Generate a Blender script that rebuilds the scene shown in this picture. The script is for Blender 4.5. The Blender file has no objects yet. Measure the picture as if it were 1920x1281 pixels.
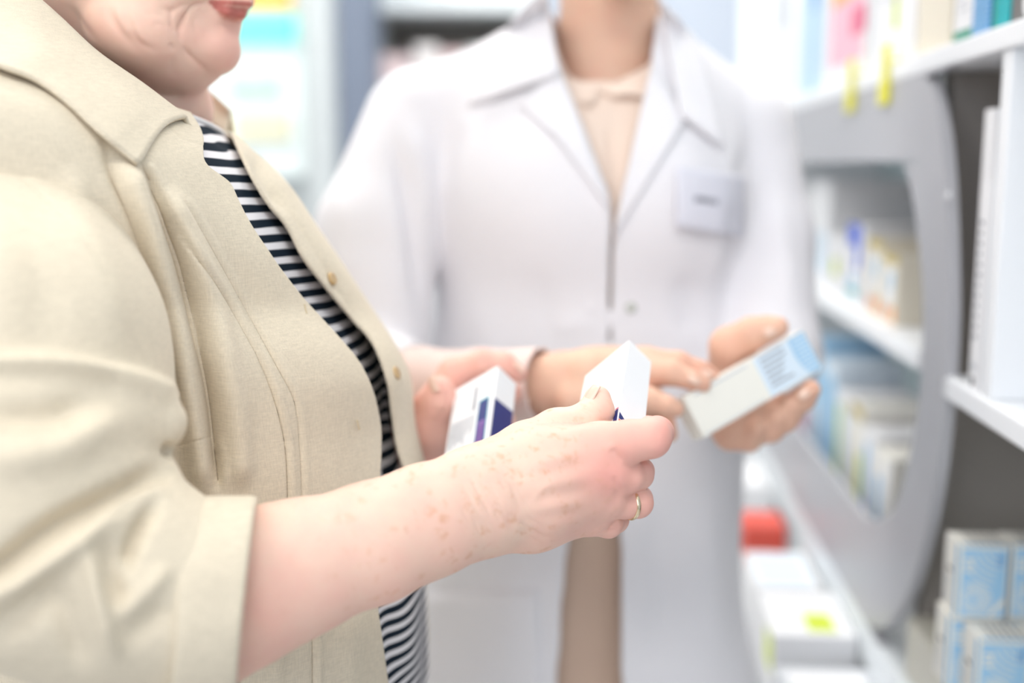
import bpy, math, random
import numpy as np
from mathutils import Vector
random.seed(4)
rng = np.random.default_rng(7)
scene = bpy.context.scene
COL = scene.collection

# ------------------------------------------------------------------ camera
F = 2133.33                      # focal length in pixels of the 1920 px wide frame (40 mm lens)
PITCH = math.radians(8.8)
CAM = np.array([0.0, 0.0, 1.28])
FW = np.array([0, math.cos(PITCH), -math.sin(PITCH)])
UP = np.array([0, math.sin(PITCH), math.cos(PITCH)])
RT = np.array([1.0, 0, 0])
cam_data = bpy.data.cameras.new('camera')
cam_data.lens = 40
cam_data.sensor_width = 36
cam_data.clip_start = 0.05
cam_data.dof.use_dof = True
cam_data.dof.focus_distance = 0.765
cam_data.dof.aperture_fstop = 1.9
cam_data.dof.aperture_blades = 0
cam = bpy.data.objects.new('camera', cam_data)
cam.location = CAM
cam.rotation_euler = (math.pi/2 - PITCH, 0, 0)
COL.objects.link(cam)
scene.camera = cam

# ------------------------------------------------------------------ world, exposure
world = bpy.data.worlds.new('daylight')
scene.world = world
world.use_nodes = True
bg = world.node_tree.nodes['Background']
bg.inputs['Color'].default_value = (0.93, 0.96, 1.0, 1)
bg.inputs['Strength'].default_value = 0.4
scene.view_settings.view_transform = 'Standard'
scene.view_settings.look = 'None'
scene.view_settings.gamma = 1
scene.view_settings.use_curve_mapping = False
scene.view_settings.exposure = 0.12
scene.cycles.use_denoising = True
scene.cycles.max_bounces = 8

def area_light(name, loc, size, size_y, power, color=(1, 1, 1), target=None):
    l = bpy.data.lights.new(name, 'AREA')
    l.shape = 'RECTANGLE'; l.size = size; l.size_y = size_y
    l.energy = power; l.color = color
    o = bpy.data.objects.new(name, l); COL.objects.link(o)
    o.location = loc
    if target is not None:
        o.rotation_euler = (Vector(target) - Vector(loc)).to_track_quat('-Z', 'Y').to_euler()
    return o
CEIL = 2.75
LIGHTS = [(-1.3, 0.1), (0.1, -0.2), (-1.0, 1.9), (0.35, 1.9), (-1.3, 3.1), (0.5, 3.3)]
POWER = [4.5, 7, 10.5, 10, 10, 11.5]
for (lx, ly), pw in zip(LIGHTS, POWER):
    area_light('ceiling_lamp', (lx, ly, CEIL - 0.06), 1.1, 0.5, pw, (1.0, 0.985, 0.96))
area_light('daylight_fill', (-1.0, -1.9, 2.0), 3.0, 1.8, 38, (0.87, 0.92, 1.0), (-0.1, 0.9, 1.0))  # fill light added on the camera side, as daylight from an unseen shopfront

# ------------------------------------------------------------------ helpers
def c2w(P):
    P = np.asarray(P, float)
    return CAM + P[..., 0:1]*RT + P[..., 1:2]*UP + P[..., 2:3]*FW
def pc(px, py, Z):               # pixel + depth -> camera coordinates (right, up, depth)
    return np.array([(px-960)*Z/F, (640.5-py)*Z/F, Z])
def pw(px, py, Z): return c2w(pc(px, py, Z))
def proj(P):                     # camera coordinates -> pixels
    return 960 + F*P[:, 0]/P[:, 2], 640.5 - F*P[:, 1]/P[:, 2]
def srgb(r, g, b):
    f = lambda c: (c/255/12.92 if c/255 <= .04045 else ((c/255+.055)/1.055)**2.4)
    return (f(r), f(g), f(b), 1)

MATS = {}
def mat(name, rgb, rough=.5, var=.03, scale=40, spec=.4, bump=0, bscale=300, metal=0, emit=0, sss=0, sheen=0, alpha=1, trans=0):
    if name in MATS: return MATS[name]
    m = bpy.data.materials.new(name); m.use_nodes = True
    nt = m.node_tree; b = nt.nodes['Principled BSDF']
    c = srgb(*rgb)
    tc = nt.nodes.new('ShaderNodeTexCoord')
    if var:
        n = nt.nodes.new('ShaderNodeTexNoise'); n.inputs['Scale'].default_value = scale
        nt.links.new(tc.outputs['Object'], n.inputs['Vector'])
        mx = nt.nodes.new('ShaderNodeMix'); mx.data_type = 'RGBA'
        mx.inputs['A'].default_value = tuple(min(1, x*(1-var)) for x in c[:3]) + (1,)
        mx.inputs['B'].default_value = tuple(min(1, x*(1+var)) for x in c[:3]) + (1,)
        nt.links.new(n.outputs['Fac'], mx.inputs['Factor'])
        nt.links.new(mx.outputs['Result'], b.inputs['Base Color'])
    else:
        b.inputs['Base Color'].default_value = c
    b.inputs['Roughness'].default_value = rough
    b.inputs['Specular IOR Level'].default_value = spec
    b.inputs['Metallic'].default_value = metal
    if emit:
        b.inputs['Emission Color'].default_value = c; b.inputs['Emission Strength'].default_value = emit
    if sss:
        b.inputs['Subsurface Weight'].default_value = sss
        b.inputs['Subsurface Radius'].default_value = (.012, .005, .003)
        b.inputs['Subsurface Scale'].default_value = .5
    if sheen: b.inputs['Sheen Weight'].default_value = sheen
    if trans:
        b.inputs['Transmission Weight'].default_value = trans
    if bump:
        n2 = nt.nodes.new('ShaderNodeTexNoise'); n2.inputs['Scale'].default_value = bscale; n2.inputs['Detail'].default_value = 4
        nt.links.new(tc.outputs['Object'], n2.inputs['Vector'])
        bp = nt.nodes.new('ShaderNodeBump'); bp.inputs['Strength'].default_value = bump; bp.inputs['Distance'].default_value = .002
        nt.links.new(n2.outputs['Fac'], bp.inputs['Height']); nt.links.new(bp.outputs['Normal'], b.inputs['Normal'])
    MATS[name] = m
    return m

def tag(o, label=None, cat=None, group=None, kind=None):
    if label: o['label'] = label
    if cat: o['category'] = cat
    if group: o['group'] = group
    if kind: o['kind'] = kind
    return o
def empty(name, loc, label=None, cat=None, group=None):
    o = bpy.data.objects.new(name, None); COL.objects.link(o); o.location = loc
    o.empty_display_size = .05
    return tag(o, label, cat, group)
def wloc(o):
    v = Vector(o.location)
    return v + wloc(o.parent) if o.parent else v
def mesh(name, verts, faces, mats, parent=None, origin=None, smooth=True, fmat=None, attrs=None):
    """One mesh object from world-space vertices."""
    verts = np.asarray(verts, float)
    if origin is None:
        origin = (verts.min(0)+verts.max(0))/2
        origin[2] = verts[:, 2].min()
    origin = np.asarray(origin, float)
    me = bpy.data.meshes.new(name)
    if isinstance(faces, np.ndarray):
        n, k = faces.shape
        me.vertices.add(len(verts)); me.vertices.foreach_set('co', (verts-origin).astype(np.float32).ravel())
        me.loops.add(n*k); me.loops.foreach_set('vertex_index', faces.astype(np.int32).ravel())
        me.polygons.add(n)
        me.polygons.foreach_set('loop_start', np.arange(0, n*k, k, dtype=np.int32))
        me.update(calc_edges=True)
    else:
        me.from_pydata([tuple(v) for v in verts-origin], [], [tuple(f) for f in faces])
    if not isinstance(mats, (list, tuple)): mats = [mats]
    for m in mats: me.materials.append(m)
    if fmat is not None: me.polygons.foreach_set('material_index', np.asarray(fmat, dtype=np.int32))
    me.polygons.foreach_set('use_smooth', np.full(len(me.polygons), bool(smooth)))
    for an, av in (attrs or {}).items():
        a = me.attributes.new(an, 'FLOAT', 'POINT'); a.data.foreach_set('value', np.asarray(av, np.float32))
    me.validate(); me.update()
    o = bpy.data.objects.new(name, me); COL.objects.link(o)
    if parent is not None:
        o.parent = parent; o.location = Vector(origin) - wloc(parent)
    else:
        o.location = origin
    return o

class MB:                        # several simple solids collected into ONE mesh
    def __init__(s): s.v = []; s.f = []; s.m = []
    def add(s, verts, faces, m=0):
        k = len(s.v); s.v += [tuple(map(float, v)) for v in verts]
        s.f += [tuple(i+k for i in f) for f in faces]; s.m += [m]*len(faces)
    def box(s, a, b, m=0):
        (x0, y0, z0), (x1, y1, z1) = a, b
        s.add([(x0,y0,z0),(x1,y0,z0),(x1,y1,z0),(x0,y1,z0),(x0,y0,z1),(x1,y0,z1),(x1,y1,z1),(x0,y1,z1)],
              [(0,3,2,1),(4,5,6,7),(0,1,5,4),(1,2,6,5),(2,3,7,6),(3,0,4,7)], m)
    def quad(s, p, m=0): s.add(p, [tuple(range(len(p)))], m)
    def tube(s, pts, r, n=10, m=0, close=True):
        pts = [np.asarray(p, float) for p in pts]
        rs = r if isinstance(r, (list, tuple)) else [r]*len(pts)
        V = []
        for i, p in enumerate(pts):
            t = pts[min(i+1, len(pts)-1)] - pts[max(i-1, 0)]; t /= np.linalg.norm(t)
            a = np.cross(t, [0, 0, 1.0]) if abs(t[2]) < .9 else np.cross(t, [1.0, 0, 0])
            a /= np.linalg.norm(a); b = np.cross(t, a)
            for k in range(n):
                th = 2*math.pi*k/n
                V.append(p + rs[i]*(math.cos(th)*a + math.sin(th)*b))
        Fc = [(i*n+k, i*n+(k+1) % n, (i+1)*n+(k+1) % n, (i+1)*n+k) for i in range(len(pts)-1) for k in range(n)]
        if close: Fc += [tuple(range(n))[::-1], tuple((len(pts)-1)*n+k for k in range(n))]
        s.add(V, Fc, m)
    def build(s, name, mats, parent=None, origin=None, smooth=False, xf=None, bevel=0):
        v = np.array(s.v)
        if xf is not None: v = xf(v)
        o = mesh(name, v, s.f, mats, parent, origin, smooth, s.m)
        if bevel:
            b = o.modifiers.new('bevel', 'BEVEL'); b.width = bevel; b.segments = 2; b.limit_method = 'ANGLE'; b.angle_limit = .7
            for p in o.data.polygons: p.use_smooth = False
        return o

# ------------------------------------------------------------------ implicit surfaces
class Field:
    def __init__(s, lo, hi, h):
        s.lo = np.asarray(lo, float); s.h = h
        s.n = np.ceil((np.asarray(hi)-s.lo)/h).astype(int)+1
        s.d = np.full(s.n, 1.0, np.float32)
    def _sub(s, lo, hi):
        i0 = np.clip(np.floor((lo-s.lo)/s.h).astype(int), 0, s.n); i1 = np.clip(np.ceil((hi-s.lo)/s.h).astype(int)+1, 0, s.n)
        if (i1 <= i0).any(): return None
        ax = [((np.arange(i0[k], i1[k])*s.h)+s.lo[k]).astype(np.float32) for k in range(3)]
        return tuple(slice(i0[k], i1[k]) for k in range(3)), np.meshgrid(*ax, indexing='ij')
    def _mix(s, sl, d, k, op):
        o = s.d[sl]
        if op == 'add':
            hh = np.maximum(k-np.abs(o-d), 0)/max(k, 1e-9)
            s.d[sl] = np.minimum(o, d) - hh*hh*k*.25
        else:
            d = -d
            hh = np.maximum(k-np.abs(o-d), 0)/max(k, 1e-9)
            s.d[sl] = np.maximum(o, d) + hh*hh*k*.25
    def cone(s, a, b, ra, rb, k=.004, op='add', flat=None):
        """Round cone a->b. flat=(axis vector, factor): squash across that axis."""
        a = np.asarray(a, float); b = np.asarray(b, float); R = max(ra, rb)+k+3*s.h
        if flat: R *= max(1, 1/flat[1])
        q = s._sub(np.minimum(a, b)-R, np.maximum(a, b)+R)
        if q is None: return s
        sl, (X, Y, Z) = q
        ab = b-a; L = float(ab@ab)+1e-12
        px, py, pz = X-a[0], Y-a[1], Z-a[2]
        t = np.clip((px*ab[0]+py*ab[1]+pz*ab[2])/L, 0, 1)
        qx, qy, qz = px-t*ab[0], py-t*ab[1], pz-t*ab[2]
        if flat:
            n = np.asarray(flat[0], float); n = n/np.linalg.norm(n)
            e = qx*n[0]+qy*n[1]+qz*n[2]; g = 1/flat[1]-1
            qx, qy, qz = qx+e*n[0]*g, qy+e*n[1]*g, qz+e*n[2]*g
            d = np.sqrt(qx*qx+qy*qy+qz*qz)-(ra+(rb-ra)*t)
            d = d*(flat[1] if flat[1] < 1 else 1)
        else:
            d = np.sqrt(qx*qx+qy*qy+qz*qz)-(ra+(rb-ra)*t)
        s._mix(sl, d, k, op); return s
    def chain(s, pts, k=.004, op='add', flat=None):
        for (a, ra), (b, rb) in zip(pts[:-1], pts[1:]): s.cone(a, b, ra, rb, k, op, flat)
        return s
    def ell(s, c, r, k=.004, op='add', R=None):
        """Ellipsoid; R = 3x3 rows of axes."""
        c = np.asarray(c, float); r = np.asarray(r, float); m = r.max()+k+3*s.h
        q = s._sub(c-m, c+m)
        if q is None: return s
        sl, (X, Y, Z) = q
        x, y, z = X-c[0], Y-c[1], Z-c[2]
        if R is not None:
            R = np.asarray(R, float)
            x, y, z = (R[i][0]*x+R[i][1]*y+R[i][2]*z for i in range(3))
        k0 = np.sqrt((x/r[0])**2+(y/r[1])**2+(z/r[2])**2)
        k1 = np.sqrt((x/r[0]**2)**2+(y/r[1]**2)**2+(z/r[2]**2)**2)+1e-6
        s._mix(sl, k0*(k0-1)/k1, k, op); return s
    def mesh(s, smooth=1):
        d = s.d; ins = d < 0
        n = np.array(d.shape)
        cnt = np.zeros(n-1, np.int8); ps = [np.zeros(n-1, np.float32) for _ in range(3)]; ec = np.zeros(n-1, np.int8)
        offs = [(i, j, k) for i in (0, 1) for j in (0, 1) for k in (0, 1)]
        cut = lambda A, o: A[o[0]:A.shape[0]-1+o[0], o[1]:A.shape[1]-1+o[1], o[2]:A.shape[2]-1+o[2]]
        for o in offs: cnt += cut(ins, o)
        act = (cnt > 0) & (cnt < 8)
        idx = np.argwhere(act)
        acc = np.zeros((len(idx), 3)); num = np.zeros(len(idx))
        val = {o: d[idx[:, 0]+o[0], idx[:, 1]+o[1], idx[:, 2]+o[2]] for o in offs}
        for o in offs:
            for ax in range(3):
                if o[ax]: continue
                p = list(o); p[ax] = 1; p = tuple(p)
                a, b = val[o], val[p]; cr = (a < 0) != (b < 0)
                t = np.where(cr, a/np.where(a == b, 1, a-b), 0)
                pt = np.tile(np.array(o, float), (len(idx), 1)); pt[:, ax] += t
                acc[cr] += pt[cr]; num[cr] += 1
        V = s.lo + (idx + acc/num[:, None])*s.h
        vid = -np.ones(n-1, np.int64); vid[act] = np.arange(len(idx))
        Q = []
        for ax in range(3):
            u, w = [(1, 2), (2, 0), (0, 1)][ax]
            a = ins.take(range(0, n[ax]-1), ax); b = ins.take(range(1, n[ax]), ax)
            cr = np.argwhere(a != b)
            ok = (cr[:, u] > 0) & (cr[:, w] > 0) & (cr[:, u] < n[u]-1) & (cr[:, w] < n[w]-1)
            cr = cr[ok]
            def g(du, dw):
                c = cr.copy(); c[:, u] += du; c[:, w] += dw
                return vid[c[:, 0], c[:, 1], c[:, 2]]
            q = np.stack([g(-1, -1), g(0, -1), g(0, 0), g(-1, 0)], 1)
            fl = a[cr[:, 0], cr[:, 1], cr[:, 2]]
            q[~fl] = q[~fl][:, ::-1]
            Q.append(q)
        Q = np.concatenate(Q)
        Q = Q[(Q >= 0).all(1)]
        for _ in range(smooth): V = laplace(V, Q, .5)
        return V, Q
def laplace(V, Q, lam):
    S = np.zeros_like(V); C = np.zeros(len(V))
    for a, b in ((0, 1), (1, 2), (2, 3), (3, 0)):
        for p, q in ((a, b), (b, a)):
            for c in range(3): S[:, c] += np.bincount(Q[:, p], V[Q[:, q], c], len(V))
            C += np.bincount(Q[:, p], minlength=len(V))
    C[C == 0] = 1
    return V + lam*(S/C[:, None]-V)
def normals(V, Q):
    fn = np.cross(V[Q[:, 2]]-V[Q[:, 0]], V[Q[:, 3]]-V[Q[:, 1]])
    N = np.zeros_like(V)
    for k in range(4):
        for c in range(3): N[:, c] += np.bincount(Q[:, k], fn[:, c], len(V))
    return N/(np.linalg.norm(N, axis=1)[:, None]+1e-12)
def merge(parts):
    V = []; Q = []; k = 0
    for v, q in parts: V.append(v); Q.append(q+k); k += len(v)
    return np.concatenate(V), np.concatenate(Q)
def dist_poly(x, y, pts):
    """distance to a polyline in pixels, signed side and arc fraction"""
    best = np.full(len(x), 1e9); side = np.zeros(len(x)); frac = np.zeros(len(x))
    L = [math.dist(a, b) for a, b in zip(pts[:-1], pts[1:])]; T = sum(L); acc = 0
    for (a, b), l in zip(zip(pts[:-1], pts[1:]), L):
        dx, dy = b[0]-a[0], b[1]-a[1]
        t = np.clip(((x-a[0])*dx+(y-a[1])*dy)/(l*l+1e-9), 0, 1)
        qx, qy = x-a[0]-t*dx, y-a[1]-t*dy; dd = np.hypot(qx, qy)
        m = dd < best
        best[m] = dd[m]; side[m] = np.sign(dx*qy-dy*qx)[m]; frac[m] = ((acc+t*l)/T)[m]
        acc += l
    return best, side, frac
def smooth_line(pts, n=6):
    P = np.array(pts, float)
    if len(P) < 3: return [tuple(p) for p in P]
    out = []
    for i in range(len(P)-1):
        p0, p1, p2, p3 = P[max(i-1, 0)], P[i], P[i+1], P[min(i+2, len(P)-1)]
        for t in np.linspace(0, 1, n, endpoint=False):
            out.append(tuple(.5*((2*p1)+(-p0+p2)*t+(2*p0-5*p1+4*p2-p3)*t*t+(-p0+3*p1-3*p2+p3)*t**3)))
    out.append(tuple(P[-1]))
    return out
def folds(V, Q, strokes, zmax=9, face=.05):
    """Sculpt folds: each stroke (points, width px, amplitude mm, profile) moves the surface along its normal."""
    N = normals(V, Q)
    for st in strokes:
        pts, w, amp = st[0], st[1], st[2]/1000
        prof = st[3] if len(st) > 3 else 'soft'
        tap = st[4] if len(st) > 4 else .35
        x, y = proj(V)
        pts = smooth_line(pts)
        P = np.array(pts); m = (x > P[:, 0].min()-4*w) & (x < P[:, 0].max()+4*w) & (y > P[:, 1].min()-4*w) & (y < P[:, 1].max()+4*w)
        m &= ((N*V).sum(1) < -face*np.linalg.norm(V, axis=1)) & (V[:, 2] < zmax)
        i = np.nonzero(m)[0]
        if len(i) == 0: continue
        d, s, t = dist_poly(x[i], y[i], pts)
        e = np.clip(np.minimum(t, 1-t)/max(tap, 1e-3), 0, 1); e = e*e*(3-2*e) if tap > 0 else 1
        if prof == 'soft': g = np.exp(-(d/w)**2)
        elif prof == 'sharp': g = np.exp(-d/w)
        elif prof == 'left': g = np.where(s < 0, np.exp(-d/w), np.exp(-(d/(w*.12))**2))
        elif prof == 'right': g = np.where(s > 0, np.exp(-d/w), np.exp(-(d/(w*.12))**2))
        V[i] += N[i]*(amp*g*e)[:, None]
    return V
# ------------------------------------------------------------------ the pharmacy: room
HD = math.radians(4.4)
SV = np.array([math.cos(HD), -math.sin(HD), 0]); DV = np.array([math.sin(HD), math.cos(HD), 0]); ZV = np.array([0, 0, 1.0])
def sh(P):                       # shelf frame (right, along, height above the lens) -> world
    P = np.asarray(P, float)
    return CAM + P[..., 0:1]*SV + P[..., 1:2]*DV + P[..., 2:3]*ZV
white_lam = mat('white_laminate', (243, 245, 248), .35, .01, 8)
grey_lam = mat('grey_laminate', (180, 180, 185), .4, .02, 30)
dark_lam = mat('taupe_laminate', (160, 153, 147), .55, .03, 30)
wall_m = mat('wall_paint', (214, 222, 234), .8, .02, 6)
floor_m = mat('floor_vinyl', (205, 205, 203), .5, .04, 5)
ceil_m = mat('ceiling_paint', (240, 240, 240), .9, .01, 5)
MB_ = MB(); MB_.box((-4.2, -2.0, -.05), (2.2, 4.6, 0)); tag(MB_.build('floor', floor_m), kind='structure')
MB_ = MB(); MB_.box((-4.2, 4.5, 0), (2.2, 4.6, CEIL)); tag(MB_.build('wall_back', wall_m), kind='structure')
m_ = MB(); m_.box((-4.2, -2.0, CEIL), (2.2, 4.6, CEIL+.05)); tag(m_.build('ceiling', ceil_m), kind='structure')
m_ = MB(); m_.box((1.22, -1.0, -1.28), (1.30, 4.35, CEIL-1.28)); tag(m_.build('wall_right', wall_m, xf=sh), kind='structure')
lamp_m = mat('lamp_diffuser', (255, 252, 246), .5, 0, emit=4)
lamp_f = mat('lamp_frame', (225, 225, 225), .4, 0)
for i, (lx, ly) in enumerate(LIGHTS):
    t = empty('ceiling_light', (lx, ly, CEIL-.05), 'flat rectangular ceiling light panel above the pharmacy aisle', 'ceiling light', 'ceiling light panels')
    m = MB()
    for a, b in (((-.6, -.3), (.6, -.27)), ((-.6, .27), (.6, .3)), ((-.6, -.27), (-.57, .27)), ((.57, -.27), (.6, .27))):
        m.box((lx+a[0], ly+a[1], CEIL-.05), (lx+b[0], ly+b[1], CEIL))
    m.build('frame', lamp_f, t)
    m = MB(); m.box((lx-.57, ly-.27, CEIL-.02), (lx+.57, ly+.27, CEIL)); m.build('diffuser', lamp_m, t)

# ------------------------------------------------------------------ shelving on the right
R0 = .36
def shelf_origin(r, t, u): return sh((r, t, u))
unit = empty('shelving_unit', sh((.62, 2.2, -1.28)), 'white and grey pharmacy shelving unit with oval grey fascia along the right side', 'shelving')
def slab(name, a, b, m, bevel=.003, parent=None):
    k = MB(); k.box(a, b); return k.build(name, m, parent or unit, xf=sh, bevel=bevel)
slab('shelf_board', (R0, .35, .103), (.80, 3.4, .126), white_lam)                      # upper shelf
slab('shelf_board', (R0, .35, -.2395), (.80, 1.205, -.216), white_lam)               # near middle shelf
slab('shelf_board', (R0+.016, 1.36, -.24), (.80, 3.4, -.216), white_lam)              # far middle shelf
slab('base_board', (R0, .35, -.66), (.80, 3.4, -.606), mat('base_laminate', (240, 245, 248), .4, .02, 20))
slab('plinth', (R0+.06, .4, -1.28), (.80, 3.35, -1.10), grey_lam)
slab('divider_panel', (R0+.028, 1.325, -.606), (.80, 1.355, .103), dark_lam)
slab('bay_floor', (R0+.012, .35, -.606), (.80, 1.325, -.53), mat('bay_floor_beige', (214, 210, 196), .45, .02, 20))
slab('back_panel', (.80, .35, -1.28), (.82, 3.4, .80), mat('teal_back', (200, 216, 218), .5, .02, 20))
slab('divider_panel', (R0+.035, 3.37, -.606), (.80, 3.4, .8), white_lam)
slab('partition_panel', (R0+.004, 1.07, -.216), (.78, 1.095, .103), white_lam, .002)
slab('divider_panel', (.60, 2.02, -.606), (.80, 2.05, .103), mat('pale_teal', (176, 196, 198), .5, .02, 20))
# oval fascia plate: stadium-like ring in the front plane
def ring_shape():
    out_pts = smooth_line([(3.3, .103), (1.40, .103), (1.335, .097), (1.295, .078), (1.245, .012), (1.212, -.08), (1.193, -.17), (1.197, -.28), (1.219, -.37), (1.262, -.455), (1.312, -.515), (1.39, -.575), (1.47, -.600), (1.55, -.606), (3.3, -.606)], 6)
    in_pts = smooth_line([(3.1, .005), (1.46, .005), (1.41, .0), (1.375, -.018), (1.33, -.075), (1.292, -.15), (1.285, -.25), (1.318, -.345), (1.37, -.415), (1.43, -.448), (1.50, -.466), (1.6, -.472), (3.1, -.476)], 6)
    return out_pts, in_pts
def resample(P, n):
    P = np.array(P); s = np.r_[0, np.cumsum(np.linalg.norm(np.diff(P, axis=0), axis=1))]
    u = np.linspace(0, s[-1], n); return np.stack([np.interp(u, s, P[:, k]) for k in range(P.shape[1])], 1)
o_, i_ = ring_shape()
nn = 260
def weight_resample(P, n):       # dense near the rounded end
    P = np.array(P); s = np.r_[0, np.cumsum(np.linalg.norm(np.diff(P, axis=0), axis=1))]
    w = np.r_[0, np.cumsum(np.diff(s)*np.where(.5*(P[1:, 0]+P[:-1, 0]) < 1.7, 6, .6))]
    u = np.linspace(0, w[-1], n); return np.stack([np.interp(u, w, P[:, k]) for k in range(2)], 1)
O = weight_resample(o_, nn); I = weight_resample(i_, nn)
V = []
LOOP = [tuple(p) for p in O]+[tuple(p) for p in I[::-1]]
for r in (R0, R0+.012): V += [(r, p[0], p[1]) for p in LOOP]
nl = len(LOOP)
Fq = [tuple(range(nl)), tuple(range(nl, 2*nl))[::-1]]+[(k, nl+k, nl+(k+1) % nl, (k+1) % nl) for k in range(nl)]
ring = mesh('oval_fascia', sh(np.array(V)), Fq, grey_lam, unit, smooth=False)
import bmesh
bm = bmesh.new(); bm.from_mesh(ring.data); bmesh.ops.recalc_face_normals(bm, faces=bm.faces); bm.to_mesh(ring.data); bm.free()
k = MB(); c0 = np.array((R0-.001, 1.213, -.03))
k.tube([c0, c0+np.array((-.003, 0, 0))], [.0035, .003], 12); k.build('screw_cap', mat('screw_white', (235, 236, 238), .3, 0), unit, xf=sh)
# lower display deck that sticks out below the base
slab('deck_board', (.222, .6, -.83), (.394, 3.4, -.80), white_lam)
slab('deck_lip', (.222, .6, -.80), (.232, 3.4, -.745), white_lam, .004)
slab('deck_back', (.395, .6, -1.28), (.41, 3.4, -.66), mat('deck_back_white', (232, 236, 238), .5, .01, 10))

# ------------------------------------------------------------------ cartons
PAL = {'w': (240, 240, 242), 'cream': (245, 242, 233), 'lg': (208, 211, 216), 'g': (150, 153, 160), 'k': (70, 70, 76), 'sky': (160, 204, 236), 'blue': (52, 140, 206),
       'navy': (28, 44, 116), 'royal': (30, 84, 212), 'teal': (10, 172, 180), 'green': (42, 150, 120), 'lime': (206, 222, 60), 'pink': (246, 190, 206), 'rose': (226, 110, 140),
       'orange': (246, 170, 96), 'red': (234, 96, 80), 'gold': (196, 176, 100), 'dgrey': (112, 108, 106), 'beige': (234, 226, 208), 'violet': (134, 96, 170), 'pale': (222, 236, 248)}
def cm(k): return mat('card_'+k, PAL[k], .45, .015, 60)
def carton(name, w, d, h, base, prints, loc, rz=0, label=None, group=None, cat='medicine box', flap=True):
    """Carton standing at loc, local x = width, y = depth. prints: (face, colour, x0, y0, x1, y1 in 0..1) or (face, colour, [points])."""
    keys = [base]; m = MB(); e = .0012
    # body with slightly softened vertical edges
    m.box((-w/2, -d/2, 0), (w/2, d/2, h), 0)
    if flap:                     # tuck flap seam on the top
        keys.append('lg'); m.box((-w/2+e, -d/2-.0002, h-.0012), (w/2-e, -d/2+.0002, h-.0006), 1)
    T = {'F': lambda x, y: (-w/2+x*w, -d/2-.0003, y*h), 'L': lambda x, y: (-w/2-.0003, d/2-x*d, y*h), 'R': lambda x, y: (w/2+.0003, -d/2+x*d, y*h),
         'T': lambda x, y: (-w/2+x*w, -d/2+y*d, h+.0003), 'B': lambda x, y: (w/2-x*w, d/2+.0003, y*h)}
    for p in prints:
        if p[1] not in keys: keys.append(p[1])
        f0 = T[p[0]]; e_ = 5e-6*(len(m.f)-6); k_ = {'F': (0, -1, 0), 'L': (-1, 0, 0), 'R': (1, 0, 0), 'T': (0, 0, 1), 'B': (0, 1, 0)}[p[0]]
        f = lambda x, y: tuple(a+e_*b for a, b in zip(f0(x, y), k_))
        pts = p[2] if isinstance(p[2], (list, tuple)) else [(p[2], p[3]), (p[4], p[3]), (p[4], p[5]), (p[2], p[5])]
        m.quad([f(*q) for q in pts], keys.index(p[1]))
    o = mesh(name, np.array(m.v), m.f, [cm(q) for q in keys], None, (0, 0, 0), False, m.m)
    o.location = loc; o.rotation_euler = (0, 0, rz)
    return tag(o, label, cat, group)
def lines(face, col, x0, x1, y0, y1, n, frac=.4, seed=1, ragged=True):
    r = random.Random(seed); out = []; st = (y1-y0)/n
    for i in range(n):
        e = x1 - (r.random()*.3*(x1-x0) if ragged else 0)
        out.append((face, col, x0, y0+i*st, e, y0+i*st+st*frac))
    return out
def arcs(face, col, cx, cy, radii, asp, x0, y0, x1, y1, th=.012):
    out = []
    for r in radii:
        n = 18
        for i in range(n):
            a, b = 2*math.pi*i/n, 2*math.pi*(i+1)/n
            P = [(cx+(r+q)*math.cos(t)*asp, cy+(r+q)*math.sin(t)) for q, t in ((0, a), (0, b), (th, b), (th, a))]
            if all(x0 <= p[0] <= x1 and y0 <= p[1] <= y1 for p in P): out.append((face, col, P))
    return out
RZ = -HD
U1, U2, U3 = .126, -.216, -.606
def on(r, t, u): return sh((r, t, u))
# --- upper shelf, from the far end to the near end (face towards the aisle is 'L')
up = 'cartons on the upper shelf'
carton('medicine_box', .16, .22, .26, 'w', [('L', 'lg', .1, .6, .9, .9)], on(R0+.095, 2.50, U1), RZ, 'plain white carton at the far end of the upper shelf', up)
carton('medicine_box', .16, .28, .26, 'pale', [('L', 'sky', .5, 0, .8, 1), ('L', 'blue', .62, .55, .8, 1)], on(R0+.095, 2.17, U1), RZ, 'pale blue carton with blue bands on upper shelf, beside the pink one', up)
carton('medicine_box', .16, .30, .25, 'w', [('L', 'pink', .1, .12, .9, .55), ('L', 'orange', .12, .5, .95, .62), ('L', 'rose', .62, .26, .95, .42), ('L', 'pink', .2, .7, .8, .95)],
       on(R0+.095, 1.84, U1), RZ, 'white carton with pink and orange print on the upper shelf', up)
carton('medicine_box', .16, .21, .24, 'w', [('L', 'gold', .35, .5, .75, .56), ('L', 'lime', .5, .2, .62, .4), ('L', 'pale', .1, .7, .9, .95)] + lines('L', 'lg', .15, .85, .36, .48, 3),
       on(R0+.095, 1.55, U1), RZ, 'white carton with small yellow print behind the yellow shelf clips', up)
carton('medicine_box', .16, .13, .24, 'beige', [('L', 'cream', .1, .55, .9, .95)], on(R0+.095, 1.365, U1), RZ, 'plain beige carton on the upper shelf', up)
carton('medicine_box', .15, .06, .22, 'w', [('L', 'green', 0, 0, 1, .06), ('L', 'green', .0, .5, .18, .54)] + lines('L', 'lg', .2, .8, .15, .45, 8, .35),
       on(R0+.09, 1.255, U1), RZ, 'narrow white carton with a green foot on the upper shelf', up)
carton('medicine_box', .15, .055, .22, 'blue', [('L', 'sky', .04, .02+.022*i, .96, .03+.022*i) for i in range(36)],
       on(R0+.088, 1.19, U1), RZ, 'blue carton with thin pale stripes on the upper shelf', up)
carton('medicine_box', .15, .045, .20, 'teal', [('L', 'green', .0, 0, .2, 1)], on(R0+.088, 1.134, U1), RZ, 'narrow teal carton next to the dark grey box on the upper shelf', up)
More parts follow.
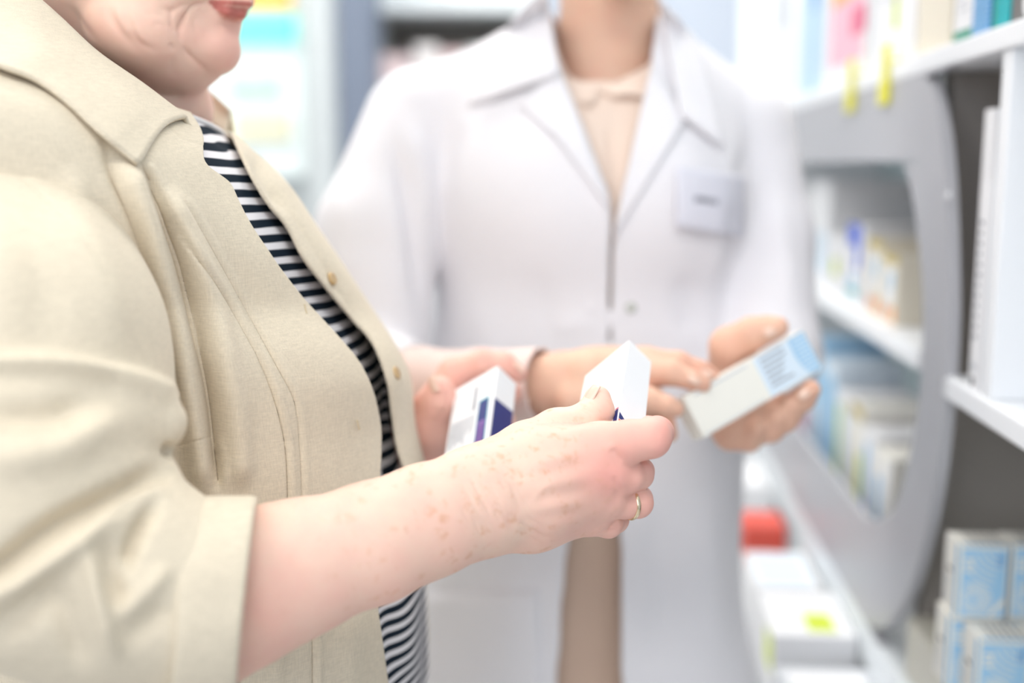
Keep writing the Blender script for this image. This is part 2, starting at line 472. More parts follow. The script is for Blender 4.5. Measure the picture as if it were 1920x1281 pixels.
P_ = [('L', 'w', [(.28+.2*i+.07*math.cos(a), .10+.02*i+.08*math.sin(a)) for a in np.linspace(0, 2*math.pi, 14)[:-1]]) for i in range(3)]
P_ += [('L', 'red', [(.3+.32*math.cos(a), .36+.16*math.sin(a)) for a in np.linspace(0, 2*math.pi, 20)[:-1]])]
bx = carton('medicine_box', .15, .13, .2, 'dgrey', P_, on(R0+.088, 1.04, U1), RZ, 'dark grey carton with white pill shapes at the near end of upper shelf', up)
k = MB(); k.quad([(-.0757, .065-(.3+.27*math.cos(a))*.13, (.37+.13*math.sin(a))*.2) for a in np.linspace(0, 2*math.pi, 20)[:-1]])
o = mesh('white_disc', np.array(k.v), k.f, cm('w'), bx, None, False); o.location = (-.0757, 0, 0); 
o.data.transform(__import__('mathutils').Matrix.Translation(Vector(((np.array(k.v).min(0)+np.array(k.v).max(0))/2*np.array([1, 1, 0])+np.array([0, 0, np.array(k.v)[:, 2].min()])) - np.array([-.0757, 0, 0]))))
# yellow clips on the lip of the upper shelf
clip_m = mat('clip_yellow', (232, 226, 60), .4, .02, 40)
for t_, lb in ((1.70, 'yellow plastic price clip on shelf lip, farther of the two'), (1.50, 'yellow plastic price clip on shelf lip, nearer of the two')):
    k = MB(); k.box((R0-.006, t_-.011, .088), (R0-.001, t_+.011, .15)); k.box((R0-.007, t_-.02, .076), (R0-.001, t_+.02, .104))
    k.box((R0-.006, t_-.011, .1285), (R0+.014, t_+.011, .1305))
    tag(k.build('price_clip', clip_m, xf=sh, bevel=.001), lb, 'price clip', 'yellow shelf clips')
# --- middle shelf seen through the oval opening
md = 'cartons on the middle shelf behind the oval fascia'
def beigebox(t, lb, h=.1, w=.1): return carton('medicine_box', w, .085, h, 'beige', [('L', 'gold', 0, .88, 1, 1), ('L', 'w', .2, .3, .8, .8), ('L', 'red', .15, .1, .35, .22), ('L', 'orange', .6, .05, .9, .25), ('L', 'sky', .45, .5, .7, .75)],
       on(R0+.09, t, U2), RZ, lb, md)
beigebox(1.60, 'beige carton with gold top on middle shelf, nearest in the oval opening', .095)
beigebox(1.69, 'beige carton with gold top on middle shelf, beside the blue topped box', .11)
carton('medicine_box', .1, .13, .125, 'w', [('L', 'royal', .1, .72, .75, 1), ('L', 'royal', .5, .45, .75, .75), ('L', 'teal', .15, .1, .7, .2), ('L', 'sky', .2, .25, .6, .35)],
       on(R0+.09, 1.82, U2), RZ, 'white carton with royal blue corner on the middle shelf', md)
carton('medicine_box', .1, .10, .10, 'w', [('L', 'lime', .2, .3, .6, .6)], on(R0+.09, 1.96, U2), RZ, 'low white carton with yellow mark on the middle shelf', md)
carton('medicine_box', .16, .22, .19, 'w', [('L', 'pale', .1, .1, .9, .5)], on(R0+.13, 2.19, U2), RZ, 'tall white carton at the far end of the middle shelf', md)
carton('medicine_box', .16, .22, .17, 'w', [('L', 'lg', .1, .1, .9, .5)], on(R0+.13, 2.45, U2), RZ, 'white carton behind the pharmacist at the end of the middle shelf', md)
# --- base board seen through the lower part of the opening
bd = 'cartons on the base board behind the oval fascia'
for t_, h, base, pr, lb in ((1.60, .205, 'cream', [('L', 'sky', .05, 0, .35, .8), ('L', 'navy', .0, 0, .12, .5), ('L', 'w', .4, .5, .9, .95)], 'cream carton with blue stripe low in the oval opening, nearest'),
        (1.69, .215, 'w', [('L', 'sky', .2, .2, .5, .9), ('L', 'royal', .2, 0, .4, .5), ('L', 'gold', .6, .1, .9, .3)], 'white carton with blue stripe low in the oval opening'),
        (1.78, .235, 'cream', [('L', 'lime', .7, .3, 1, .7), ('L', 'gold', 0, .92, 1, 1)], 'cream carton with lime edge low in the oval opening'),
        (1.88, .235, 'w', [('L', 'lime', 0, .2, .3, .9), ('L', 'pale', .4, .2, .9, .9)], 'white carton with lime strip low in the oval opening'),
        (1.99, .27, 'pale', [('L', 'sky', .1, 0, .9, .9)], 'pale blue carton low in the oval opening, second from the far end'),
        (2.11, .29, 'sky', [('L', 'pale', .2, .2, .8, .6)], 'sky blue carton low in the oval opening, tallest of its row'),
        (2.24, .24, 'w', [('L', 'rose', .2, .5, .7, .7), ('L', 'pink', .1, .1, .9, .9)], 'pink and white carton low in the oval opening')):
    carton('medicine_box', .11, .085 if t_ < 1.95 else .11, h, base, pr, on(R0+.10, t_, U3), RZ, lb, bd)
# --- blue patterned cartons bottom right
def patterned(r, t, u, rz, lb, w=.048, d=.046, h=.0765):
    pr = [('F', 'sky', .06, .04, .96, .96)] + arcs('F', 'cream', .32, .27, [.06, .1, .14, .18, .22], 1.6, .08, .06, .94, .94, .016)
    pr += arcs('F', 'cream', .85, 1.0, [.12, .2, .28, .36, .44, .52], 1.6, .08, .42, .94, .94, .014)
    pr += [('F', 'cream', .1, .66+.07*i, .3, .69+.07*i) for i in range(3)] + [('F', 'blue', .78, .72, .81, .9), ('F', 'blue', .85, .72, .88, .9), ('F', 'cream', [(.62, .06), (.72, .06), (.94, .22), (.94, .32)])]
    pr += [('L', 'sky', .82, 0, 1, 1), ('L', 'k', .3, .55, .6, .6)] + lines('L', 'lg', .1, .6, .1, .5, 7, .3, 3)
    pr += [('T', 'sky', .06, 0, .96, .12)] + [('T', 'k', .3+.14*i, .12, .33+.14*i, .9) for i in range(5)]
    pr += [('F', 'lg', .97, .02, .99, .98)]
    return carton('medicine_box', w, d, h, 'cream', pr, on(r, t, u), rz, lb, 'blue patterned cartons on the base board')
k_ = .0775
UB = -.53
for i in range(2):
    patterned(R0+.027-.004*(1-i), 1.15-.003*i, UB+k_*i, RZ, ['blue patterned carton under the one whose whole blue face shows', 'blue patterned carton on top of left stack, whole blue face showing'][i])
for i in range(2):
    patterned(R0+.0795, 1.153-.002*i, UB+k_*i, RZ, ['blue patterned carton at bottom of the stack at the frame edge', 'blue patterned carton on top of the stack at frame edge'][i])
patterned(R0+.034, 1.096, UB, RZ, 'blue patterned carton in front of left stack, cut by the bottom edge')
patterned(R0+.086, 1.098, UB, RZ, 'blue patterned carton in front of the frame edge stack, cut by the bottom edge')
# --- cartons leaning behind the white partition on the near shelf
carton('medicine_box', .14, .03, .20, 'w', [('L', 'k', .2, .02, .5, .06), ('L', 'lg', .1, .1, .7, .13)] + lines('L', 'g', .2, .6, .25, .85, 12, .4, 5), on(R0+.074, 1.118, U2), RZ, 'white carton with grey print behind the white partition', 'cartons behind the partition')
carton('medicine_box', .14, .03, .27, 'w', [('L', 'teal', .1, .5, .4, .55), ('L', 'k', .3, .56, .6, .6), ('L', 'green', .1, .66, .4, .7)] + lines('L', 'g', .3, .9, .1, .45, 9, .4, 6), on(R0+.085, 1.152, U2), RZ, 'taller white carton with teal marks behind the white partition', 'cartons behind the partition')
# --- lower deck goods
dk = 'goods on the low display deck'
for r, t, w, d, h, base, pr, lb in (
        (.30, 2.75, .10, .3, .17, 'w', [('L', 'lg', .1, .3, .9, .8)], 'white carton at far end of the low deck'),
        (.30, 2.36, .10, .22, .16, 'w', [('L', 'pale', .1, .3, .9, .8)], 'pale marked white carton on low deck behind the red topped one'),
        (.298, 2.02, .075, .10, .165, 'w', [('L', 'red', 0, .55, 1, 1), ('F', 'red', 0, .6, 1, 1), ('T', 'red', 0, 0, 1, 1)], 'red topped carton on the low deck'),
        (.30, 1.80, .10, .17, .15, 'w', [('T', 'pale', .1, .1, .9, .9)], 'low white carton in front of the red topped carton'),
        (.30, 1.58, .11, .16, .165, 'w', [('T', 'lime', .45, .1, .8, .5), ('L', 'lime', .5, .6, .9, .9), ('F', 'lime', .2, .3, .5, .7)], 'white carton with lime green marks on the low deck'),
        (.30, 1.37, .12, .17, .14, 'lg', [('T', 'w', .1, .1, .9, .9), ('L', 'violet', .4, .5, .6, .6)], 'light grey carton on the low deck next to the lime marked one'),
        (.30, 1.15, .12, .17, .12, 'pale', [('T', 'w', .1, .1, .9, .9)], 'pale carton under the base board at the near end of the low deck')):
    carton('medicine_box', w, d, h, base, pr, on(r, t, -.80), RZ, lb, dk)

# ------------------------------------------------------------------ far background
gr = mat('slate_grey', (118, 128, 146), .5, .03, 20)
pale_g = mat('pale_grey_panel', (206, 212, 214), .5, .02, 20)
# rounded column unit at left
def arc_column(name, cx, cy, r, z0, z1, m, parent):
    k = MB(); n = 40
    pts = [(cx+r*math.cos(2*math.pi*i/n), cy+r*math.sin(2*math.pi*i/n)) for i in range(n)]
    V = [(x, y, z0) for x, y in pts]+[(x, y, z1) for x, y in pts]
    k.add(V, [(i, (i+1) % n, n+(i+1) % n, n+i) for i in range(n)]+[tuple(range(n))[::-1], tuple(range(n, 2*n))])
    return k.build(name, m, parent, smooth=False)
def bgbox(name, x0, y0, x1, y1, Z, depth, m, parent=None, rnd=0):
    """upright box behind the people: near face spans the pixel rectangle at that depth"""
    def at(px, py):
        v = FW+RT*(px-960)/F+UP*(640.5-py)/F; return CAM+v*(Z/v[1])
    a = at(x0, y1); b = at(x1, y0)
    k = MB(); k.box((a[0], a[1], min(a[2], b[2])), (b[0], a[1]+depth, max(a[2], b[2])))
    return k.build(name, m, parent, bevel=rnd)
# backlit display at far left
sign = empty('backlit_display', pw(470, 400, 3.9)*np.array([1, 1, 0]), 'backlit white display panel with turquoise and orange signs behind the customer', 'display')
sw = mat('backlit_white', (236, 246, 246), .5, .02, 3, emit=.12)
bgbox('light_panel', 300, -260, 575, 330, 3.9, .05, sw, sign)
bgbox('display_base', 300, 330, 575, 1290, 3.95, .3, pale_g, sign)
o = bgbox('turquoise_sign', 400, 26, 552, 78, 3.86, .03, mat('backlit_turquoise', (120, 244, 232), .5, .02, 3, emit=.3), sign, .012)
bgbox('orange_sign', 400, -40, 545, 20, 3.86, .03, mat('backlit_orange', (252, 196, 110), .5, .02, 3, emit=.25), sign, .012)
bgbox('shelf_goods', 430, 140, 520, 175, 3.87, .03, mat('mint_goods', (206, 232, 224), .5, .1, 14), sign)
bgbox('shelf_goods', 440, 210, 540, 262, 3.87, .03, mat('cream_goods', (240, 236, 206), .5, .1, 14), sign)
# rounded pillar and slate upright
c = pw(607, 300, 3.7)
pil = empty('display_pillar', (c[0], c[1]+.09, 0), 'rounded pale grey pillar with a slate side behind the pharmacist', 'pillar')
arc_column('pillar_shaft', c[0], c[1]+.09, .075, 0, 2.4, pale_g, pil)
a = pw(640, 400, 3.72); b = pw(705, 0, 3.72)
k = MB(); k.box((a[0], a[1], 0), (b[0], a[1]+.25, 2.4)); k.build('pillar_side', gr, pil, bevel=.01)
# wall shelf with products
ws = empty('wall_shelf', pw(830, 400, 3.9)*np.array([1, 1, 0]), 'white wall shelving behind the pharmacist with a pale top board', 'shelf')
a = pw(700, 22, 3.85); b = pw(1010, -30, 3.85)
def wsb(n, z0, z1, m, y0=0.0, y1=.35, x0=a[0], x1=b[0]):
    k = MB(); k.box((x0, a[1]+y0, z0), (x1, a[1]+y1, z1)); k.build(n, m, ws, bevel=.003)
wsb('shelf_board', a[2], a[2]+.07, mat('shelf_pale', (226, 232, 234), .5, .02, 8))
z2 = pw(700, 210, 3.85)[2]
wsb('shelf_board', z2-.03, z2, mat('shelf_pale', (226, 232, 234), .5, .02, 8))
wsb('shelf_back', .0, a[2], mat('shelf_back_brown', (132, 126, 120), .6, .03, 8), .33, .35)
wsb('shelf_side', .0, a[2], pale_g, 0, .35, a[0], a[0]+.02); wsb('shelf_side', .0, a[2], pale_g, 0, .35, b[0]-.02, b[0])
wsb('shelf_front', .0, z2-.03, white_lam, .02, .04)
for i, (px, wpx, h, col, lb) in enumerate(((742, 60, .20, (236, 214, 214), 'pale pink pack on the wall shelf, leftmost'), (800, 44, .235, (240, 234, 232), 'white pack on wall shelf beside the pale pink pack'),
        (850, 44, .215, (232, 206, 206), 'second pale pink pack on the wall shelf'), (900, 44, .225, (228, 232, 230), 'pale green white pack on the wall shelf'), (955, 50, .215, (240, 236, 226), 'cream pack at the right end of the wall shelf'))):
    p = pw(px, 200, 3.95); w = wpx*3.95/F
    k = MB(); k.box((p[0]-w/2, p[1], z2), (p[0]+w/2, p[1]+.1, z2+h)); tag(k.build('product_pack', mat('pack_%d' % i, col, .5, .06, 25), bevel=.004), lb, 'product pack', 'packs on the wall shelf')
# ------------------------------------------------------------------ materials of the people
def fabric(name, rgb, dark=.86, weave=1100, bump=.35, rough=.85, slub=True):
    m = bpy.data.materials.new(name); m.use_nodes = True; nt = m.node_tree; b = nt.nodes['Principled BSDF']
    N = nt.nodes.new; L = nt.links.new
    tc = N('ShaderNodeTexCoord'); c = srgb(*rgb)
    def noise(sc, scale, det=2):
        mp = N('ShaderNodeMapping'); mp.inputs['Scale'].default_value = sc
        L(tc.outputs['Object'], mp.inputs['Vector'])
        n = N('ShaderNodeTexNoise'); n.inputs['Scale'].default_value = scale; n.inputs['Detail'].default_value = det
        L(mp.outputs['Vector'], n.inputs['Vector']); return n
    a = noise((1, 1, .12), weave); w = noise((.12, .12, 1), weave); big = noise((1, 1, 1), 9)
    ad = N('ShaderNodeMath'); ad.operation = 'ADD'; L(a.outputs['Fac'], ad.inputs[0]); L(w.outputs['Fac'], ad.inputs[1])
    hf = N('ShaderNodeMath'); hf.operation = 'MULTIPLY_ADD'; L(ad.outputs[0], hf.inputs[0]); hf.inputs[1].default_value = 1.1; hf.inputs[2].default_value = -.6
    mx = N('ShaderNodeMix'); mx.data_type = 'RGBA'
    mx.inputs['A'].default_value = tuple(x*dark for x in c[:3])+(1,); mx.inputs['B'].default_value = c
    hf.use_clamp = True
    L(hf.outputs[0], mx.inputs['Factor'])
    L(mx.outputs['Result'], b.inputs['Base Color'])
    b.inputs['Roughness'].default_value = rough; b.inputs['Specular IOR Level'].default_value = .15
    b.inputs['Sheen Weight'].default_value = .15; b.inputs['Sheen Roughness'].default_value = .5
    bp = N('ShaderNodeBump'); bp.inputs['Strength'].default_value = bump; bp.inputs['Distance'].default_value = .0006
    L(ad.outputs[0], bp.inputs['Height']); L(bp.outputs['Normal'], b.inputs['Normal'])
    MATS[name] = m; return m
def skin(name, rgb, spots=0, pink=(236, 160, 150), lip=(186, 108, 98), sss=.12, bump=.25):
    m = bpy.data.materials.new(name); m.use_nodes = True; nt = m.node_tree; b = nt.nodes['Principled BSDF']
    N = nt.nodes.new; L = nt.links.new
    tc = N('ShaderNodeTexCoord')
    def mixc(f, A, B):
        mx = N('ShaderNodeMix'); mx.data_type = 'RGBA'
        if isinstance(f, float): mx.inputs['Factor'].default_value = f
        else: L(f, mx.inputs['Factor'])
        for s_, v in (('A', A), ('B', B)):
            if isinstance(v, tuple): mx.inputs[s_].default_value = v
            else: L(v, mx.inputs[s_])
        return mx.outputs['Result']
    def noise(scale, det, lo, hi):
        n = N('ShaderNodeTexNoise'); n.inputs['Scale'].default_value = scale; n.inputs['Detail'].default_value = det
        L(tc.outputs['Object'], n.inputs['Vector'])
        r = N('ShaderNodeMapRange'); r.inputs['From Min'].default_value = lo; r.inputs['From Max'].default_value = hi
        L(n.outputs['Fac'], r.inputs['Value']); return r.outputs['Result'], n
    base = srgb(*rgb); pk = srgb(*pink)
    f1, _ = noise(45, 4, .35, .75)
    col = mixc(f1, base, tuple(.72*base[i]+.28*pk[i] for i in range(3))+(1,))
    def attr(nm):
        a = N('ShaderNodeAttribute'); a.attribute_name = nm; return a.outputs['Fac']
    col = mixc(attr('pink'), col, pk)
    if spots:
        vo = N('ShaderNodeTexVoronoi'); vo.inputs['Scale'].default_value = 150
        nz = N('ShaderNodeTexNoise'); nz.inputs['Scale'].default_value = 160; L(tc.outputs['Object'], nz.inputs['Vector'])
        vm = N('ShaderNodeMix'); vm.data_type = 'VECTOR'; vm.inputs['Factor'].default_value = .012
        L(tc.outputs['Object'], vm.inputs['A']); L(nz.outputs['Color'], vm.inputs['B']); L(vm.outputs['Result'], vo.inputs['Vector'])
        cr = N('ShaderNodeSeparateColor'); L(vo.outputs['Color'], cr.inputs['Color'])
        th = N('ShaderNodeMath'); th.operation = 'MULTIPLY_ADD'; L(cr.outputs[0], th.inputs[0]); th.inputs[1].default_value = .55; th.inputs[2].default_value = -.12
        df = N('ShaderNodeMath'); df.operation = 'SUBTRACT'; L(th.outputs[0], df.inputs[0]); L(vo.outputs['Distance'], df.inputs[1])
        sr = N('ShaderNodeMapRange'); sr.inputs['From Min'].default_value = -.2; sr.inputs['From Max'].default_value = .25; L(df.outputs[0], sr.inputs['Value'])
        f2 = sr.outputs['Result']
        ml = N('ShaderNodeMath'); ml.operation = 'MULTIPLY'; L(f2, ml.inputs[0]); L(attr('spot'), ml.inputs[1])
        col = mixc(ml.outputs[0], col, srgb(220, 164, 128))
    col = mixc(attr('lip'), col, srgb(*lip))
    L(col, b.inputs['Base Color'])
    b.inputs['Roughness'].default_value = .52; b.inputs['Specular IOR Level'].default_value = .35
    b.inputs['Subsurface Weight'].default_value = sss; b.inputs['Subsurface Radius'].default_value = (.01, .004, .002); b.inputs['Subsurface Scale'].default_value = .6
    _, n3 = noise(420, 5, 0, 1)
    bp = N('ShaderNodeBump'); bp.inputs['Strength'].default_value = bump; bp.inputs['Distance'].default_value = .0008
    if spots:                    # fine creases that run across the forearm
        mp = N('ShaderNodeMapping'); mp.inputs['Scale'].default_value = (1, .3, .22); mp.inputs['Rotation'].default_value = (0, .35, 0); L(tc.outputs['Object'], mp.inputs['Vector'])
        n4 = N('ShaderNodeTexNoise'); n4.inputs['Scale'].default_value = 330; n4.inputs['Detail'].default_value = 3; L(mp.outputs['Vector'], n4.inputs['Vector'])
        a4 = N('ShaderNodeMath'); a4.operation = 'MULTIPLY_ADD'; L(n4.outputs['Fac'], a4.inputs[0]); a4.inputs[1].default_value = 1.6; L(n3.outputs['Fac'], a4.inputs[2])
        L(a4.outputs[0], bp.inputs['Height'])
    else: L(n3.outputs['Fac'], bp.inputs['Height']); L(bp.outputs['Normal'], b.inputs['Normal'])
    MATS[name] = m; return m
def striped(name, period, duty, c_dark, c_light, phase):
    m = bpy.data.materials.new(name); m.use_nodes = True; nt = m.node_tree; b = nt.nodes['Principled BSDF']
    N = nt.nodes.new; L = nt.links.new
    g = N('ShaderNodeTexCoord'); s = N('ShaderNodeSeparateXYZ'); L(g.outputs['Object'], s.inputs[0])
    n = N('ShaderNodeTexNoise'); n.inputs['Scale'].default_value = 9; L(g.outputs['Object'], n.inputs['Vector'])
    w = N('ShaderNodeMath'); w.operation = 'MULTIPLY_ADD'; L(n.outputs['Fac'], w.inputs[0]); w.inputs[1].default_value = .007; L(s.outputs['Z'], w.inputs[2])
    hx = N('ShaderNodeMath'); hx.operation = 'MULTIPLY_ADD'; L(s.outputs['X'], hx.inputs[0]); hx.inputs[1].default_value = .11; L(w.outputs[0], hx.inputs[2]); w = hx
    d = N('ShaderNodeMath'); d.operation = 'MULTIPLY_ADD'; L(w.outputs[0], d.inputs[0]); d.inputs[1].default_value = 1/period; d.inputs[2].default_value = phase
    fr = N('ShaderNodeMath'); fr.operation = 'FRACT'; L(d.outputs[0], fr.inputs[0])
    sb = N('ShaderNodeMath'); sb.operation = 'SUBTRACT'; L(fr.outputs[0], sb.inputs[0]); sb.inputs[1].default_value = .5
    ab = N('ShaderNodeMath'); ab.operation = 'ABSOLUTE'; L(sb.outputs[0], ab.inputs[0])
    mr = N('ShaderNodeMapRange'); mr.inputs['From Min'].default_value = duty/2-.03; mr.inputs['From Max'].default_value = duty/2+.03
    L(ab.outputs[0], mr.inputs['Value'])
    mx = N('ShaderNodeMix'); mx.data_type = 'RGBA'; mx.inputs['A'].default_value = srgb(*c_dark); mx.inputs['B'].default_value = srgb(*c_light)
    L(mr.outputs['Result'], mx.inputs['Factor']); L(mx.outputs['Result'], b.inputs['Base Color'])
    b.inputs['Roughness'].default_value = .85; b.inputs['Specular IOR Level'].default_value = .1
    n2 = N('ShaderNodeTexNoise'); n2.inputs['Scale'].default_value = 900; L(g.outputs['Object'], n2.inputs['Vector'])
    bp = N('ShaderNodeBump'); bp.inputs['Strength'].default_value = .25; bp.inputs['Distance'].default_value = .0006
    L(n2.outputs['Fac'], bp.inputs['Height']); L(bp.outputs['Normal'], b.inputs['Normal'])
    MATS[name] = m; return m
linen = fabric('beige_linen', (231, 218, 195), .80)
skin_w = skin('skin_elder', (242, 211, 190), spots=1)
stripe_m = striped('striped_jersey', .0103, .54, (27, 38, 50), (240, 236, 238), .15)
nail_m = mat('nail', (240, 205, 186), .25, .02, 80, .5)
button_m = mat('button_horn', (196, 164, 116), .3, .12, 200, .5)
trouser_m = fabric('dark_trousers', (70, 72, 82), .85)
shoe_m = mat('shoe_leather', (60, 50, 44), .5, .05, 40)

def R(px, Z): return px*Z/F
def K(px, py, Z, rpx): return (pc(px, py, Z), R(rpx, Z))
def strip(fieldobj, pts, k=.004, flat=None, op='add'):
    fieldobj.chain([K(*p) for p in pts], k, op, flat)

# ------------------------------------------------------------------ the older customer
PW = pw(330, 1281, 1.0); PW[2] = 0
woman = empty('person', PW, 'person in a beige linen jacket over a striped top, reading boxes held in both hands', 'person')

def woman_body():
    parts = []; pinks = []; spots = []; lips = []
    # --- right forearm and hand
    h = .0012
    A = Field(pc(430, 1290, .60)*0+np.array([-.185, -.235, .585]), np.array([.125, -.015, .845]), h)
    fl = ((0, 0, 1), .86)
    strip(A, [(380, 1150, .662, 146), (470, 1098, .668, 136), (560, 1064, .676, 121), (700, 1018, .69, 108), (800, 977, .705, 101), (890, 945, .718, 97)], .01, fl)
    # dorsum
    strip(A, [(880, 905, .722, 60), (1000, 860, .735, 54), (1128, 838, .741, 45)], .012)
    strip(A, [(880, 930, .718, 64), (1010, 905, .726, 58), (1146, 886, .738, 40)], .012)
    strip(A, [(880, 958, .72, 66), (1020, 945, .730, 58), (1138, 932, .746, 38)], .012)
    strip(A, [(880, 985, .726, 58), (1000, 977, .742, 52), (1112, 966, .757, 36)], .012)
    strip(A, [(960, 900, .75, 60), (1080, 890, .765, 52)], .012)
    # thumb
    strip(A, [(900, 885, .735, 52), (985, 838, .752, 44), (1042, 806, .76, 36), (1098, 788, .766, 31)], .008)
    strip(A, [(1098, 788, .766, 31), (1118, 772, .772, 32), (1120, 748, .777, 25.5)], .005)
    # fingers
    strip(A, [(1122, 838, .741, 44), (1180, 828, .734, 38), (1221, 822, .733, 36)], .006)
    strip(A, [(1221, 822, .733, 36), (1232, 812, .768, 30), (1215, 804, .80, 25)], .004)
    strip(A, [(1146, 890, .738, 38), (1178, 893, .742, 30), (1197, 890, .750, 28)], .0035)
    strip(A, [(1197, 890, .750, 28), (1201, 884, .78, 25), (1160, 878, .795, 21)], .003)
    strip(A, [(1138, 936, .746, 37), (1170, 946, .751, 26), (1196, 943, .757, 28)], .0035)
    strip(A, [(1196, 943, .757, 28), (1198, 936, .785, 25), (1150, 928, .797, 22)], .003)
    strip(A, [(1112, 970, .757, 36), (1140, 981, .764, 27), (1153, 974, .778, 25), (1110, 955, .796, 22)], .0035)
    V, Q = A.mesh(2)
    st = [([(1118, 1000), (1150, 992), (1172, 980)], 5, -1.2, 'sharp'), ([(1150, 935), (1160, 922), (1172, 912)], 9, -.8),
          ([(1138, 1000), (1150, 985), (1160, 975)], 3, -1.6, 'sharp'),
          ([(1232, 800), (1233, 820), (1232, 842)], 3, -.7, 'sharp'), ([(1224, 805), (1225, 822), (1222, 845)], 3, -.4, 'sharp'),
          ([(1083, 768), (1095, 772), (1110, 782)], 2.5, -.6, 'sharp'), ([(1088, 762), (1100, 768), (1116, 779)], 2.5, -.5, 'sharp'),
          ([(1145, 838), (1158, 856), (1166, 872)], 8, -1.0), ([(1150, 890), (1156, 905), (1162, 918)], 6, -.8),
          # tendons and veins
          ([(960, 880), (1040, 860), (1120, 842)], 12, .7), ([(960, 925), (1050, 905), (1130, 890)], 12, .8), ([(960, 960), (1050, 948), (1120, 938)], 12, .7),
          ([(1000, 890), (1060, 878), (1120, 866)], 12, -.7), ([(1000, 935), (1060, 926), (1120, 912)], 12, -.7), ([(990, 975), (1050, 968), (1110, 955)], 12, -.6),
          ([(990, 955), (1010, 925), (1050, 895)], 6, .5), ([(930, 900), (980, 905), (1030, 885)], 6, .4),
          ([(1140, 830), (1150, 846)], 12, .6)]
    r_ = random.Random(5)
    for i in range(26):          # fine wrist wrinkles
        x0 = 862+r_.random()*120; y0 = 880+r_.random()*90; l = 30+r_.random()*50
        st.append(([(x0, y0), (x0+l*.22, y0+l*.5), (x0+l*.5, y0+l)], 2.8, -.4-.3*r_.random(), 'sharp', .4))
    for i in range(14):
        x0 = 950+r_.random()*70; y0 = 965+r_.random()*35; l = 25+r_.random()*30
        st.append(([(x0, y0), (x0+l*.6, y0+l*.3), (x0+l, y0+l*.62)], 2.8, -.4, 'sharp', .4))
    V = folds(V, Q, st)
    x, y = proj(V)
    pk = .12+np.clip((x-980)/200, 0, 1)*.42 + .35*np.exp(-((x-1135)**2+(y-890)**2)/45**2) + .18*np.exp(-((x-1245)/22)**2)
    pk += .12*np.clip((y-1000)/120, 0, 1)*(x < 900)
    pk *= ~((x > 1010) & (x < 1160) & (y < 792))*.75+.25
    parts.append((V, Q)); pinks.append(pk); lips.append(np.zeros(len(V)))
    spots.append(np.clip((x-480)/350, .15, 1)*np.clip((1180-x)/150, 0, 1)*.62)
    # --- left hand, holding the second box
    B = Field([-.15, -.16, .90], [.03, .0, 1.10], .0015)
    strip(B, [(700, 900, 1.05, 62), (770, 850, 1.01, 58), (800, 800, .992, 50), (822, 760, .985, 42)], .01)
    strip(B, [(800, 800, .985, 42), (822, 755, .972, 33), (826, 732, .968, 27)], .006)
    strip(B, [(800, 780, 1.0, 40), (852, 700, 1.005, 29), (905, 680, 1.0, 24), (945, 682, 1.0, 20), (974, 702, .997, 16)], .006)
    strip(B, [(800, 800, 1.01, 40), (862, 740, 1.03, 28), (915, 725, 1.03, 22), (960, 740, 1.02, 18)], .005)
    strip(B, [(800, 830, 1.01, 40), (865, 785, 1.03, 26), (915, 775, 1.03, 21), (950, 790, 1.01, 17)], .005)
    strip(B, [(800, 860, 1.01, 36), (865, 830, 1.02, 22), (905, 825, 1.015, 18), (930, 835, 1.0, 15)], .005)
    V, Q = B.mesh(2)
    V = folds(V, Q, [([(845, 668), (853, 690), (850, 705)], 6, -1), ([(902, 655), (905, 672), (902, 690)], 5, -1), ([(800, 760), (820, 772), (842, 768)], 5, -.8), ([(850, 720), (835, 770), (805, 800)], 5, -1.4)])
    x, y = proj(V)
    parts.append((V, Q)); pinks.append(np.full(len(V), .5)); spots.append(np.zeros(len(V))); lips.append(np.zeros(len(V)))
    # --- head and neck
    h = .0017
    ph = lambda x, y, Z: pc(x, y, Z-.04)
    def hs(pts, k): C.chain([K(q[0], q[1], q[2]-.04, q[3]) for q in pts], k)
    C = Field([-.46, -.0, .75], [-.15, .50, 1.03], h)
    hs([(190, 40, .96, 128), (240, 190, .96, 112), (262, 330, .945, 92)], .02)
    hs([(290, 180, .95, 75), (326, 205, .97, 72)], .02)
    C.ell(ph(225, -190, .935), (.098, .118, .076), .02)
    C.ell(ph(300, -20, .922), (.062, .066, .058), .02)
    C.ell(ph(330, -150, .925), (.075, .08, .062), .02)
    C.ell(ph(258, 42, .887), (.040, .036, .03), .012)
    C.ell(ph(312, 98, .925), (.042, .0345, .052), .008)
    C.ell(ph(300, -40, .88), (.036, .03, .025), .012)
    C.ell(ph(300, -40, .965), (.036, .03, .025), .012)
    C.ell(ph(372, 62, .922), (.028, .034, .04), .01)
    C.ell(ph(400, 92, .917), (.0205, .0195, .027), .004)
    C.ell(ph(397, 30, .917), (.021, .026, .027), .008)
    C.ell(ph(412, -22, .917), (.025, .019, .031), .008)
    # lips
    hs([(397, 10, .893, 5), (425, 20, .894, 12), (446, 25, .905, 13), (450, 24, .925, 12), (420, 16, .945, 6)], .003)
    hs([(393, 4, .893, 5), (430, 4, .893, 11), (462, 5, .905, 11), (464, 4, .925, 11), (420, 2, .948, 5)], .003)
    # nose, brow, ears
    hs([(425, -190, .925, 20), (500, -55, .925, 25), (492, -38, .925, 24)], .008)
    C.ell(ph(478, -38, .905), (.011, .009, .009), .006); C.ell(ph(478, -38, .943), (.011, .009, .009), .006)
    hs([(395, -235, .885, 18), (430, -235, .925, 18), (395, -235, .965, 18)], .012)
    for zz in (.875, .972):
        C.ell(ph(400, -185, zz*.5+.4625), (.012, .010, .012), .006, 'sub')
    for zz, s in ((.853, -1), (1.01, 1)):
        C.ell(ph(165, -120, zz), (.016, .031, .009), .004); C.ell(ph(168, -122, zz+s*.008), (.009, .02, .006), .003, 'sub')
